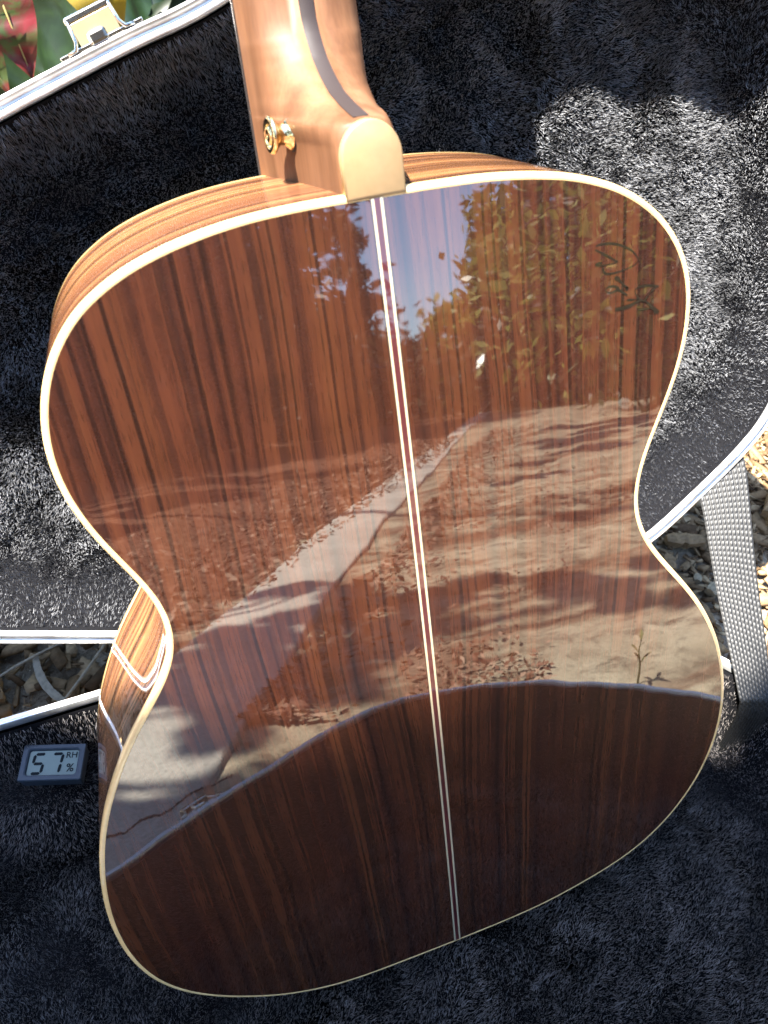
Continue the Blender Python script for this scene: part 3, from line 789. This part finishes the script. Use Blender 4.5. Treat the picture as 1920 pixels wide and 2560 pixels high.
ax = np.r_[-600, -200, -80, -30, -14, -8, -5, -3.2, np.linspace(-2.2, 2.2, 90), 3.2, 5, 8, 14, 30, 80, 200, 600]
GX, GY = np.meshgrid(ax, ax, indexing='ij')
r2 = GX ** 2 + GY ** 2
und = (np.sin(GX * 9 + 1.7 * np.sin(GY * 5)) * np.sin(GY * 8 + 1) * .006 + np.sin(GX * 23 + GY * 7) * np.sin(GY * 19 - GX * 11) * .003) * np.exp(-r2 / 9)
keep = np.clip((np.maximum(np.abs(GX + .15) / .62, np.abs(GY - .02) / .36) - .9) / .25, 0, 1)
GZs = GZ + np.where(keep > 0, und * keep, 0) - .004 * (1 - keep)
V = np.stack([GX, GY, GZs], -1).reshape(-1, 3)
ground = mesh_obj('ground', V, grid_faces(len(ax), len(ax)), M_ground); tag(ground, kind='structure')
def gz(x, y): return GZ

# pale concrete edging strip that runs away from the case
def concrete():
    M = Mat('weathered_concrete'); c = M.coord('Object')
    n1 = M.noise(c, 5.0, 5.0, 0.6); n2 = M.noise(c, 160.0, 3.0, 0.6)
    cc = M.ramp(n1, [(0.3, (0.40, 0.365, 0.305)), (0.7, (0.58, 0.540, 0.460))])
    cc = M.mix(0.6, cc, M.ramp(n2, [(0.3, 0.65), (0.6, 1.1)]), 'MULTIPLY')
    M.set(Base_Color=cc, Roughness=0.85); M.bump(n2, 0.5, 0.003); return M.m
M_conc = concrete()
pth = catmull([(-.44, -.02), (-.36, -.22), (-.05, -1.03), (.11, -1.42), (.25, -1.74), (.50, -2.31), (1.03, -3.40), (2.3, -6.0), (5.0, -11.3), (9.0, -19.2)], 8, closed=False)[4:]
T = np.gradient(pth, axis=0); T /= np.linalg.norm(T, axis=1)[:, None]; Nn = np.stack([-T[:, 1], T[:, 0]], 1)
prof = [(-.12, -.03), (-.12, .010), (-.114, .014), (.114, .014), (.12, .010), (.12, -.03)]
V = np.stack([np.c_[pth + Nn * a, np.full(len(pth), GZ + b)] for a, b in prof], 1).reshape(-1, 3)
path = mesh_obj('path', V, grid_faces(len(pth), len(prof)), M_conc, smooth=False); tag(path, kind='structure')
cr = np.array([(-.30, -.300), (-.26, -.318), (-.235, -.338), (-.21, -.345), (-.185, -.372), (-.16, -.378), (-.135, -.395)])
crd = catmull(cr, 8, closed=False); crd[:, 1] += np.random.default_rng(3).normal(0, .0012, len(crd))
V = np.array([(p[0] + .0, p[1] + s_ * .0022 * (.5 + abs(math.sin(k * 1.7))), GZ + .0145) for k, p in enumerate(crd) for s_ in (-1, 1)])
mesh_obj('crack', V, grid_faces(len(crd), 2), plain('crack_dirt', (.05, .04, .03), .9), path, smooth=False)

def island_mat(name, stops, rough=0.8, spec=0.3, trans=0.0, grain=None):
    M = Mat(name); g = M.n('NewGeometry')
    cc = M.ramp(g.outputs['Random Per Island'], stops)
    if grain:
        cc = M.mix(0.7, cc, M.ramp(M.noise(M.coord(), grain, 4.0, 0.65), [(0.3, 0.45), (0.6, 1.1)]), 'MULTIPLY')
    M.set(Base_Color=cc, Roughness=rough); M.b.inputs['Specular IOR Level'].default_value = spec
    if trans:
        tr = M.n('BsdfTranslucent'); M.put(tr.inputs['Color'], cc); mx = M.n('MixShader'); mx.inputs[0].default_value = trans
        M.t.links.new(M.b.outputs[0], mx.inputs[1]); M.t.links.new(tr.outputs[0], mx.inputs[2])
        M.t.links.new(mx.outputs[0], M.t.nodes['Material Output'].inputs[0])
    return M.m
M_chip = island_mat('weathered_chips', [(0.0, (0.070, 0.039, 0.018)), (0.45, (0.155, 0.096, 0.046)), (0.8, (0.26, 0.175, 0.092)), (1.0, (0.40, 0.290, 0.160))], 0.85, 0.2, grain=260.0)
M_litter = island_mat('dry_leaf_litter', [(0.0, (0.09, 0.034, 0.020)), (0.5, (0.22, 0.105, 0.062)), (1.0, (0.42, 0.280, 0.190))], 0.7, 0.3)
M_dry = island_mat('dry_strap_leaf', [(0.0, (0.20, 0.165, 0.115)), (1.0, (0.34, 0.29, 0.215))], 0.7, 0.3, grain=180.0)
M_stone = island_mat('pebble', [(0.0, (0.13, 0.100, 0.060)), (0.6, (0.25, 0.200, 0.125)), (1.0, (0.50, 0.43, 0.30))], 0.8, 0.3, grain=300.0)

CH = np.array([[-1, -1, -1], [1, -.7, -1], [.8, 1, -1], [-1.1, .6, -1], [-.8, -.8, 1], [.9, -.9, 1], [1.1, .7, 1], [-.9, 1, 1]], float) * .5
CHF = np.array([(3, 2, 1, 0), (4, 5, 6, 7), (0, 1, 5, 4), (1, 2, 6, 5), (2, 3, 7, 6), (3, 0, 4, 7)])
def rot_zxy(a, b, c):
    ca, sa = math.cos(a), math.sin(a); cb, sb = math.cos(b), math.sin(b); cc, sc = math.cos(c), math.sin(c)
    return np.array([[ca, -sa, 0], [sa, ca, 0], [0, 0, 1]]) @ np.array([[1, 0, 0], [0, cb, -sb], [0, sb, cb]]) @ np.array([[cc, 0, sc], [0, 1, 0], [-sc, 0, cc]])
def chips(n, reg, lo, hi, seed, zone=None, lift=.006):
    r = np.random.default_rng(seed); x = r.uniform(reg[0], reg[1], n); y = r.uniform(reg[2], reg[3], n)
    if zone is not None:
        k = r.random(n) < zone(x, y); x, y = x[k], y[k]; n = len(x)
    L = r.uniform(lo, hi, n) * r.choice([.35, .5, .8, 1.2], n); w = L * r.uniform(.14, .5, n); t = w * r.uniform(.25, .7, n)
    v = (CH[None] + r.normal(0, .09, (n, 8, 3))) * np.stack([L, w, t], 1)[:, None]
    a, b, c = r.uniform(0, 6.3, n), r.normal(0, .3, n), r.normal(0, .26, n)
    R = np.array([rot_zxy(*q) for q in zip(a, b, c)])
    v = np.einsum('nij,nkj->nki', R, v) + np.stack([x, y, GZ + t * .4 + r.uniform(0, lift, n)], 1)[:, None]
    F = (CHF[None] + 8 * np.arange(n)[:, None, None]).reshape(-1, 4)
    return v.reshape(-1, 3), F
def mulch_zone(x, y): return np.where(x > .05, np.clip(.35 + (y - .22) * 6, .35, 1), .30) * np.clip((.80 + .06 * np.sin(x * 13) - y) / .3, 0, 1) * np.clip((.98 + .08 * np.sin(y * 17) - x) / .35, 0, 1)
v, f = chips(30000, (-.6, 1.0, .16, .80), .006, .026, 31, mulch_zone)
o = mesh_obj('mulch', v, f.astype(np.int32), M_chip, smooth=False); tag(o, 'fine grey wood mulch strewn over the sand behind the case', 'mulch', kind='stuff')
v, f = chips(11000, (-.6, 1.0, .16, .80), .0015, .0050, 32, lift=.003)
o = mesh_obj('gravel', v, f.astype(np.int32), M_stone, smooth=False); tag(o, 'pale grit scattered between the mulch behind the case', 'gravel', kind='stuff')
# leaf litter in front of the case
r = np.random.default_rng(33); V = []; F = []
for k in range(9000):
    u = r.random() ** 1.8 * 7 + .1; side_ = -abs(r.normal(.30, .45)) - .12 if r.random() < .72 else .17 + abs(r.normal(0, .07)) * (1 + u * .4)
    x, y = -.30 + .46 * u + .89 * side_ * .9, -.55 - .89 * u + .46 * side_ * .9
    if side_ < 0 and u < .55: continue
    s = r.uniform(.006, .017) * (1 + u * .12); q = np.array([[-1, 0, 0], [0, -.4, .12], [1, 0, .05], [0, .4, .12]]) * s
    q = q @ rot_zxy(r.uniform(0, 6.3), r.normal(0, .5), r.normal(0, .5)).T + [x, y, GZ + .006 + .5 * s]
    V.append(q); F.append(np.array([0, 1, 2, 3]) + 4 * (len(V) - 1))
for k in range(4200):
    u = r.random() ** 1.6; x, y = .12 + 3.2 * u * r.random() + .2 * r.random(), -.42 - 4.2 * u
    if np.sin(x * 5.1 + 2 * np.sin(y * 3.3)) * np.sin(y * 4.3 + 1) + r.normal(0, .5) < .1 or abs((x + .30) * .89 + (y + .55) * .456 + .02) < .16: continue
    s = r.uniform(.003, .011) * (1 + u); q = np.array([[-1, 0, 0], [0, -.4, .12], [1, 0, .05], [0, .4, .12]]) * s
    q = q @ rot_zxy(r.uniform(0, 6.3), r.normal(0, .4), r.normal(0, .4)).T + [x, y, GZ + .006 + .4 * s]
    V.append(q); F.append(np.array([0, 1, 2, 3]) + 4 * (len(V) - 1))
o = mesh_obj('leaf_litter', np.vstack(V), np.array(F), M_litter, smooth=False); tag(o, 'brown dry leaf litter lying on the sand in front of the case', 'leaf litter', kind='stuff')

# single pieces one can pick out behind the case
def single(name, label, cat, P, L, w, t, yaw, mat, group=None, tilt=0.0, seg_=10, bend=0.0, rag=.12):
    r = np.random.default_rng(abs(hash(label)) % 1000 if False else int(abs(P[0]) * 997 + abs(P[1]) * 1319))
    us = np.linspace(-1, 1, seg_); V = []
    for u in us:
        ww = w * (1 - .25 * abs(u) ** 3) * (1 + r.normal(0, rag)); tt_ = t * (1 + r.normal(0, rag)); yb = bend * (u * u - .5)
        for a, b in ((-1, -1), (1, -1), (1.0, .6), (.35, 1), (-.4, .95), (-1, .5)):
            V.append((u * L / 2 + r.normal(0, rag) * w * .2, yb + a * ww / 2, b * tt_ / 2))
    V = np.array(V) @ rot_zxy(yaw, 0, tilt).T
    F = [tuple(int(i) for i in q) for q in grid_faces(seg_, 6, cv=True)] + [tuple(range(5, -1, -1)), tuple((seg_ - 1) * 6 + k for k in range(6))]
    o = mesh_obj(name, V, F, mat, smooth=False); o.location = (P[0], P[1], P[2] if len(P) > 2 else GZ + t / 2 + .004)
    return tag(o, label, cat, group)
single('wood_chip', 'longest grey split wood chip lying beside the grey strap', 'wood chip', (.405, .325, GZ + .014), .044, .013, .009, -.25, M_chip)
single('wood_chip', 'stubby pale wood chip below the longest chip by the strap', 'wood chip', (.372, .300, GZ + .012), .020, .011, .008, 1.25, M_chip)
single('wood_chip', 'thin brown splinter close to the right waist of the guitar', 'wood chip', (.300, .300, GZ + .012), .045, .006, .004, -.55, M_chip)
single('wood_chip', 'upright-lying thin chip on the grit left of the strap', 'wood chip', (.378, .232, GZ + .010), .024, .006, .004, 1.45, M_chip)
single('wood_chip', 'brown sliver lying next to the lower right bout', 'wood chip', (.345, .225, GZ + .010), .022, .007, .005, -.5, M_chip)
single('pebble', 'round pale pebble half hidden by the left edge of the strap', 'pebble', (.402, .258, GZ + .010), .015, .014, .010, .4, M_stone, seg_=8, rag=.03)
single('pebble', 'small grey pebble above the round pale one by the strap', 'pebble', (.393, .276, GZ + .009), .009, .009, .007, .9, M_stone, seg_=8, rag=.03)
single('stick', 'sunlit pale stick slanting up to the right of the strap', 'stick', (.575, .385, GZ + .020), .150, .012, .010, .75, M_chip)
single('bark_piece', 'dark curled bark piece right of the strap', 'bark', (.545, .335, GZ + .014), .060, .030, .016, .9, M_chip)
single('driftwood', 'grey knobby piece of wood at the far left in the gap', 'wood', (-.318, .330, GZ + .014), .065, .022, .014, 1.75, M_chip)
single('strap_leaf', 'long dry strap leaf lying upright in the left gap', 'dry leaf', (-.268, .310, GZ + .014), .060, .007, .0015, -1.15, M_dry, bend=.006, rag=.05)
single('strap_leaf', 'broad dry grey leaf curving along the base rim at left', 'dry leaf', (-.330, .275, GZ + .014), .090, .016, .002, -.22, M_dry, bend=.012, rag=.05)
single('twig', 'thin dry twig crossing the left gap diagonally', 'twig', (-.225, .325, GZ + .020), .150, .0022, .0022, .95, M_dry, bend=.004, rag=.05)
single('twig', 'thin dry twig lying flat across the left gap', 'twig', (-.265, .335, GZ + .018), .160, .0020, .0020, .35, M_dry, bend=-.012, rag=.05)

# small weed in front of the case
weed = empty('weed_sprig', (.425, -.365, GZ)); tag(weed, 'small thin green weed sprouting from the sand beyond the case', 'weed')
M_weed = island_mat('weed_green', [(0, (0.10, 0.11, 0.035)), (1, (0.20, 0.19, 0.06))], 0.6, 0.3)
v, f = tube([(0, 0, -.01), (.002, 0, .03), (-.002, .002, .06), (.001, .003, .082)], [.0016, .0014, .001, .0006], 6); mesh_obj('stem', v, f, M_weed, weed)
for k, (a, z0, L) in enumerate([(0.3, .03, .03), (2.6, .04, .034), (4.0, .05, .028), (1.2, .058, .03), (5.3, .068, .026), (3.1, .074, .022)]):
    d = np.array([math.cos(a), math.sin(a), 0]); n_ = np.array([-d[1], d[0], 0]); p = np.array([0, 0, z0]); V = []
    for t, w in ((0, .0008), (.4, .0032), (.75, .0026), (1, .0003)):
        q = p + d * L * t * .6 + np.array([0, 0, L * (t * .8 - .25 * t * t)])
        V += [q - n_ * w, q + n_ * w]
    mesh_obj('leaf', V, grid_faces(4, 2), M_weed, weed)

# ------------------------------------------------------------------ trees and shrubs
def leaves(centres, spread, n, size, r, flat=.0, shape=None):
    c = centres[r.integers(0, len(centres), n)]; sp = spread[r.integers(0, len(spread), n)] if hasattr(spread, '__len__') else spread
    p = c + r.normal(0, 1, (n, 3)) * np.asarray(sp).reshape(-1, 1) * np.array([1, 1, .75])
    d = r.normal(0, 1, (n, 3)); d[:, 2] -= .4; d /= np.linalg.norm(d, axis=1)[:, None]
    e = np.cross(d, r.normal(0, 1, (n, 3)) + [0, 0, flat]); e /= np.linalg.norm(e, axis=1)[:, None]
    s = size * r.uniform(.6, 1.3, n)[:, None]
    V = np.stack([p - d * s, p + e * s * .42, p + d * s, p - e * s * .42], 1).reshape(-1, 3)
    F = np.arange(n)[:, None] * 4 + np.arange(4)
    return V, F.astype(np.int32)
M_bark = island_mat('bark', [(0, (0.09, 0.062, 0.042)), (1, (0.13, 0.095, 0.070))], 0.9, 0.1, grain=30.0)
def leafmat(name, a, b, c, rough=.45, trans=.3): return island_mat(name, [(0, a), (.5, b), (1, c)], rough, .4, trans)
M_leafY = leafmat('sunlit_foliage', (0.12, 0.125, 0.012), (0.21, 0.205, 0.022), (0.29, 0.27, 0.035))  # sunlight on the reflected right-hand trees put into the leaf colour
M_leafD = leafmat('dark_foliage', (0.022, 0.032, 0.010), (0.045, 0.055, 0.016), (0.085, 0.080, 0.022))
M_leafB = leafmat('shade_brown_foliage', (0.050, 0.028, 0.012), (0.085, 0.050, 0.020), (0.12, 0.085, 0.028))  # dark and brown tones: shade of the reflected left trees put into the colour
def tree(label, az, dist, height, crad, cbase, mat, seed, n=5200, size=.16, group='trees reflected in the guitar back', narrow=1.0):
    r = np.random.default_rng(seed); x, y = math.sin(math.radians(az)) * dist, -math.cos(math.radians(az)) * dist
    root = empty('tree', (x, y, GZ)); tag(root, label, 'tree', group)
    parts = [tube([(0, 0, -.1), (r.normal(0, .08), r.normal(0, .08), height * .4), (r.normal(0, .15), r.normal(0, .15), height * .9)], [height * .02, height * .015, height * .004], 8)]
    cs = []
    for k in range(26):
        u = r.normal(0, 1, 3); u /= np.linalg.norm(u); rr = r.uniform(.35, 1) ** .6
        zc = cbase + (height - cbase) * (.5 + .5 * u[2] * rr); tp = 1 - .55 * narrow * max(0, (zc - cbase) / (height - cbase) - .35)
        cs.append((u[0] * rr * crad * tp, u[1] * rr * crad * tp, zc))
    cs = np.array(cs)
    for c in cs[:9]: parts.append(tube([(0, 0, c[2] * .55), tuple(c * [.5, .5, .85]), tuple(c)], [height * .007, height * .004, height * .0015], 5))
    v, f = merge(parts); mesh_obj('trunk', v, f, M_bark, root)
    v, f = leaves(cs, crad * .23, n, size, r); mesh_obj('crown', v, f, mat, root, smooth=False)
    return root
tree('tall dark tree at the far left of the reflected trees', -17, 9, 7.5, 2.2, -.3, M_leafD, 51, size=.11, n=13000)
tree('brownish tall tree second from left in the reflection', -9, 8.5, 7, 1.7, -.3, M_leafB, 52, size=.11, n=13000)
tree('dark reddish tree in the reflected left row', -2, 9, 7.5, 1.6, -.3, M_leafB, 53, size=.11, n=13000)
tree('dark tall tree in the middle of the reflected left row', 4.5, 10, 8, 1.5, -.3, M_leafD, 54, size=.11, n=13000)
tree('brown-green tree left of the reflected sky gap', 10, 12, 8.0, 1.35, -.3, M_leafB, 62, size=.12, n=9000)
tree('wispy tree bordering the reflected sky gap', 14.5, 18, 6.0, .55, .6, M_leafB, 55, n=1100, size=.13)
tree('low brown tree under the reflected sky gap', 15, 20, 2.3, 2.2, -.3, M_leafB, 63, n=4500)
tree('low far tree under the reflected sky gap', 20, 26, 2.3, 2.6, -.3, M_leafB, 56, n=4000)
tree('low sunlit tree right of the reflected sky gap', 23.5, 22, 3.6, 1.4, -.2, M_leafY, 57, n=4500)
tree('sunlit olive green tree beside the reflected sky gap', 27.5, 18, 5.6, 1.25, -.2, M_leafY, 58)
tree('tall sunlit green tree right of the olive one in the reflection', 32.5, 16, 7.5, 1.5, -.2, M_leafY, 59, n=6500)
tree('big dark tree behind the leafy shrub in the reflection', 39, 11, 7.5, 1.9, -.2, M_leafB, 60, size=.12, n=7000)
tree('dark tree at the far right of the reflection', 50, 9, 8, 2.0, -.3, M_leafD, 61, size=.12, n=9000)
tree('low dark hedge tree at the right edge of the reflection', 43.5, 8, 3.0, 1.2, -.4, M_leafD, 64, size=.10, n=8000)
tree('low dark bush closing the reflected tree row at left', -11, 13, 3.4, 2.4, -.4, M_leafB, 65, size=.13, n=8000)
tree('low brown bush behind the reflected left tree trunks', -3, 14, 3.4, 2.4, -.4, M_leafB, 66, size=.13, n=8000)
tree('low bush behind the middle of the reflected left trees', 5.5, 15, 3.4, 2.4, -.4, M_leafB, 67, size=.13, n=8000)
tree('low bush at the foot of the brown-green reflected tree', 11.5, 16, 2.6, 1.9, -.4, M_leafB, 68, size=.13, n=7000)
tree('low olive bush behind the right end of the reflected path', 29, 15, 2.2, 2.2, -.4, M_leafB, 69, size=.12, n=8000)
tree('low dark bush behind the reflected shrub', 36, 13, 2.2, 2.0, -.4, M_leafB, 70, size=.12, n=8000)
for k_, (az_, di_, hh_, lb_) in enumerate([(78, 6.5, 7, 'garden tree off to the right beside the strap end of the case'), (104, 7, 8, 'garden tree behind the strap side of the case'), (130, 6, 7.5, 'garden tree behind the right end of the raised lid'), (152, 6.5, 7, 'garden tree straight behind the right half of the lid'), (178, 7, 8, 'garden tree straight behind the middle of the raised lid'), (205, 6, 7, 'garden tree behind the croton plant and latch'), (232, 7, 8, 'garden tree behind the narrow end of the lid'), (262, 8, 7, 'garden tree off to the left of the humidity gauge'), (300, 8.5, 8, 'garden tree off to the left near the path'), (322, 8, 7.5, 'garden tree left of the reflected tree row')]):
    tree(lb_, az_, di_, hh_, 2.3, -.2, M_leafD, 90 + k_, size=.17, n=3600, group='garden trees round the spot')

# leafy shrub close by, in front and to the right
sh = empty('leafy_shrub', (2.35, -1.15, GZ)); tag(sh, 'glossy-leaved shrub reflected on the right of the guitar back', 'shrub')
r = np.random.default_rng(71)
M_gloss = leafmat('glossy_leaf', (0.15, 0.165, 0.028), (0.24, 0.245, 0.05), (0.38, 0.38, 0.16), rough=.25, trans=.40)
parts = []; cs = []
for k in range(15):
    top = np.array([-1.30 + r.normal(0, .11), -.70 + r.normal(0, .12), r.uniform(.40, 1.0)])
    pth_ = catmull([(0, 0, 0), (-.35, -.2, .75 + .3 * r.random()), top * [.72, .72, 0] + [0, 0, top[2] + .22], top], 5, closed=False); parts.append(tube(pth_, np.linspace(.010, .0015, len(pth_)), 6)); cs += list(pth_[9:])
v, f = merge(parts); mesh_obj('stem', v, f, M_bark, sh)
v, f = leaves(np.array(cs), .085, 760, .030, r); mesh_obj('foliage', v, f, M_gloss, sh, smooth=False)

# two unseen trees added as shade casters, leaf clumps set along the sun rays
S_ = np.array(SUN); rs_ = np.random.default_rng(82)
KEEP_LIT = np.array([tuple(GM @ Vector((x, y, 0))) for y in (.12, .18, .24) for x in (-.12, -.06, 0, .06, .12)] + [tuple(GM @ Vector((x, y, -.05))) for x, y in ((-.13, .2), (-.08, .235), (-.14, .15), (-.02, .27), (0, .29), (0, .34), (0, .4), (-.12, .07))] + [tuple(LID(np.array(a), np.array(b), np.array(.05))) for a, b in ((.18, .3), (.24, .3), (.30, .26), (.24, .2), (.30, .18), (.20, .2), (-.26, .07), (-.2, .06), (-.3, .07))])
def added_shade_tree(loc, label, spots, seed):
    """spots: (shaded point, clump radius, distance towards the sun)"""
    r = np.random.default_rng(seed); root = empty('added_shade_tree', loc); tag(root, label, 'tree')
    o = np.array(loc); cs = [np.array(p) + S_ * t - o for p, rad, t in spots]; sp = [rad for p, rad, t in spots]
    fork = np.array([.15, -.15, 1.9])
    parts = [tube([(0, 0, -.1), (.05, -.05, 1.1), tuple(fork)], [.11, .09, .07], 10)]
    for c in cs[::2]:
        lp = catmull([tuple(fork), tuple(fork * .45 + c * .55 + [0, 0, .18]), tuple(c)], 6, closed=False)
        rel = (catmull(lp, 4, closed=False) + o)[:, None, :] - KEEP_LIT[None]; rel = rel - (rel @ S_)[..., None] * S_
        if np.linalg.norm(rel, axis=2).min() > .05: parts.append(tube(lp, np.linspace(.024, .004, len(lp)), 6))
    v, f = merge(parts); mesh_obj('trunk', v, f, M_bark, root)
    Vs = []; Fs = []; n0 = 0
    for c, rad in zip(cs, sp):
        n = int(80 + min(rad * rad, .1) * 16000 + rad * rad * 3000); d = r.normal(0, 1, (n, 3)); p = c + d / np.linalg.norm(d, axis=1)[:, None] * (r.random((n, 1)) ** .42) * rad * [1, 1, .6]
        rel = (p + o)[:, None, :] - KEEP_LIT[None]; rel = rel - (rel @ S_)[..., None] * S_
        p = p[np.linalg.norm(rel, axis=2).min(1) > .062]; n = len(p)
        if n == 0: continue
        dd = r.normal(0, 1, (n, 3)) * [1, 1, .35]; dd /= np.linalg.norm(dd, axis=1)[:, None]; e = np.cross(dd, r.normal(0, .5, (n, 3)) + [0, 0, 1]); e /= np.linalg.norm(e, axis=1)[:, None]
        s = r.uniform(.022, .04, n)[:, None] * (1 + 1.2 * max(0, rad - .2))
        Vs.append(np.stack([p - dd * s, p + e * s * .5, p + dd * s, p - e * s * .5], 1).reshape(-1, 3)); Fs.append(np.arange(n)[:, None] * 4 + np.arange(4) + n0); n0 += 4 * n
    mesh_obj('crown', np.vstack(Vs), np.vstack(Fs).astype(np.int32), M_leafD, root, smooth=False)
SHADE_BASE = [(-.32, -.25, .16), (-.1, -.28, .16), (.12, -.25, .16), (.32, -.2, .16), (-.32, 0, .16), (-.1, -.11, .13), (.12, -.12, .13), (.33, -.02, .13), (-.33, .17, .09), (-.25, .15, .09), (-.18, .09, .08)]
SHADE_LID = [(-.26, .205, .055), (-.20, .19, .055), (-.30, .20, .055)]
SHADE_GUITAR = [(-.13, -.17, .10), (0, -.18, .10), (.12, -.17, .10), (-.14, -.08, .09), (-.06, -.08, .09), (.06, -.08, .09), (.15, -.08, .09), (0, -.01, .07), (.10, -.0, .06), (-.10, -.01, .06)]
SHADE_GROUND = [(.03, -1.0, .17), (-.13, -.78, .17), (.15, -1.28, .10), (.50, -.92, .17), (.72, -.70, .15), (.30, -.85, .12), (-.5, -1.1, .2), (-.30, -.72, .11), (-.20, -.60, .12), (-.06, -.76, .13)]
SHADE_FAR = [(2.9, -4.2, .5), (3.6, -5.0, .6), (2.2, -3.4, .3), (1.5, -2.7, .16), (1.05, -1.55, .10), (-1.2, -3.3, .6), (-.6, -4.4, .6), (.2, -5.4, .6)]
def broken(lst, t, dt):
    out = []
    for x, y, rad in lst:
        for k in range(7):
            out.append(((x + rs_.normal(0, rad * .75), y + rs_.normal(0, rad * .45), GZ), rad * rs_.uniform(.22, .55), t + dt * rs_.random()))
    return out
added_shade_tree((-2.5, -.75, GZ), 'unseen tree added to shade the case, its leaf clumps shaped for that', [((x, y, -.045), rad, 2.7 + .5 * rs_.random()) for x, y, rad in SHADE_BASE] + [(LID(s, w, .055), rad, 2.5) for s, w, rad in SHADE_LID] + [(GM @ Vector((x, y, 0)), rad, 2.6 + .3 * rs_.random()) for x, y, rad in SHADE_GUITAR] + broken(SHADE_GROUND, 3.4, .8), 81)
added_shade_tree((-2.9, -5.3, GZ), 'unseen tree added left of the path to throw shade on the sand', broken(SHADE_FAR, 5.2, .9), 83)

# red and green leafy plant behind the lid
pl = empty('croton_plant', (-.20, 1.30, GZ)); tag(pl, 'red and green croton plant with yellow leaf behind the lid', 'plant')
def croton_mat(name, a, b, c):
    M = Mat(name); cc = M.ramp(M.noise(M.coord(), 26.0, 3.0, .6, 1.0), [(0.36, a), (0.50, b), (0.62, c)])
    M.set(Base_Color=cc, Roughness=.4)
    tr = M.n('BsdfTranslucent'); M.put(tr.inputs['Color'], cc); mx = M.n('MixShader'); mx.inputs[0].default_value = .3
    M.t.links.new(M.b.outputs[0], mx.inputs[1]); M.t.links.new(tr.outputs[0], mx.inputs[2]); M.t.links.new(mx.outputs[0], M.t.nodes['Material Output'].inputs[0])
    return M.m
M_cr = croton_mat('croton_red', (0.14, 0.011, 0.014), (0.085, 0.022, 0.014), (0.045, 0.065, 0.016))
M_cy = croton_mat('croton_yellow', (0.20, 0.135, 0.006), (0.22, 0.150, 0.008), (0.17, 0.120, 0.010))
M_cg = croton_mat('croton_green', (0.006, 0.016, 0.004), (0.009, 0.022, 0.005), (0.013, 0.030, 0.007))
M_rib = plain('leaf_rib', (0.26, 0.20, 0.07), .5)
PO = np.array(pl.location)
def leaf(base, tip, width, mat, up=(0, -1, .6), sag=.02, rib=True):
    base, tip = np.array(base) - PO, np.array(tip) - PO; d = tip - base; L = np.linalg.norm(d); d /= L
    side = np.cross(d, np.array(up)); side /= np.linalg.norm(side); nn_ = np.cross(side, d); V = []
    us = np.linspace(0, 1, 13)
    for u in us:
        w = width * .5 * (math.sin(math.pi * min(u * 1.02, 1) ** .8) ** .8 if 0 < u < 1 else .02) 
        for k in (-1, -.5, 0, .5, 1): V.append(base + d * L * u + side * w * k + nn_ * (abs(k) * width * .10 + sag * math.sin(math.pi * u) + .004 * math.sin(u * 21 + k)))
    o = mesh_obj('leaf', V, grid_faces(13, 5), mat, pl)
    if rib:
        v, f = tube([base + d * L * u + nn_ * (sag * math.sin(math.pi * u) - .0) for u in us], np.linspace(width * .03, width * .008, 13), 6); mesh_obj('midrib', v, f, M_rib, o)
    return o
leaf((-.235, .98, .335), (-.208, .93, .222), .062, M_cr)
leaf((-.292, 1.00, .33), (-.236, .93, .205), .055, M_cr)
leaf((-.155, 1.00, .36), (-.105, .96, .250), .075, M_cy, rib=False)
leaf((-.235, 1.08, .20), (-.10, 1.02, .30), .10, M_cg, rib=False)
for k in range(44):
    rr = np.random.default_rng(300 + k); b = np.array([rr.uniform(-.5, .2), rr.uniform(.86, 1.4), rr.uniform(0.0, .34)]); a = rr.uniform(0, 6.3)
    b[2] = min(b[2], .30 - (1.0 - min(b[1], 1.0)) * 1.2)
    leaf(b, b + np.array([math.cos(a) * .13, -.05, math.sin(a) * .08 - .03]), .10, M_cg if k % 9 else M_cr, rib=False)
parts = [tube(catmull([(0.02 * k, 0, 0), (.04 * (k - 2), .02 * k, .2), (.08 * (k - 2), -.1, .42)], 5, closed=False), .006, 6) for k in range(5)]
v, f = merge(parts); mesh_obj('stem', v, f, M_bark, pl)
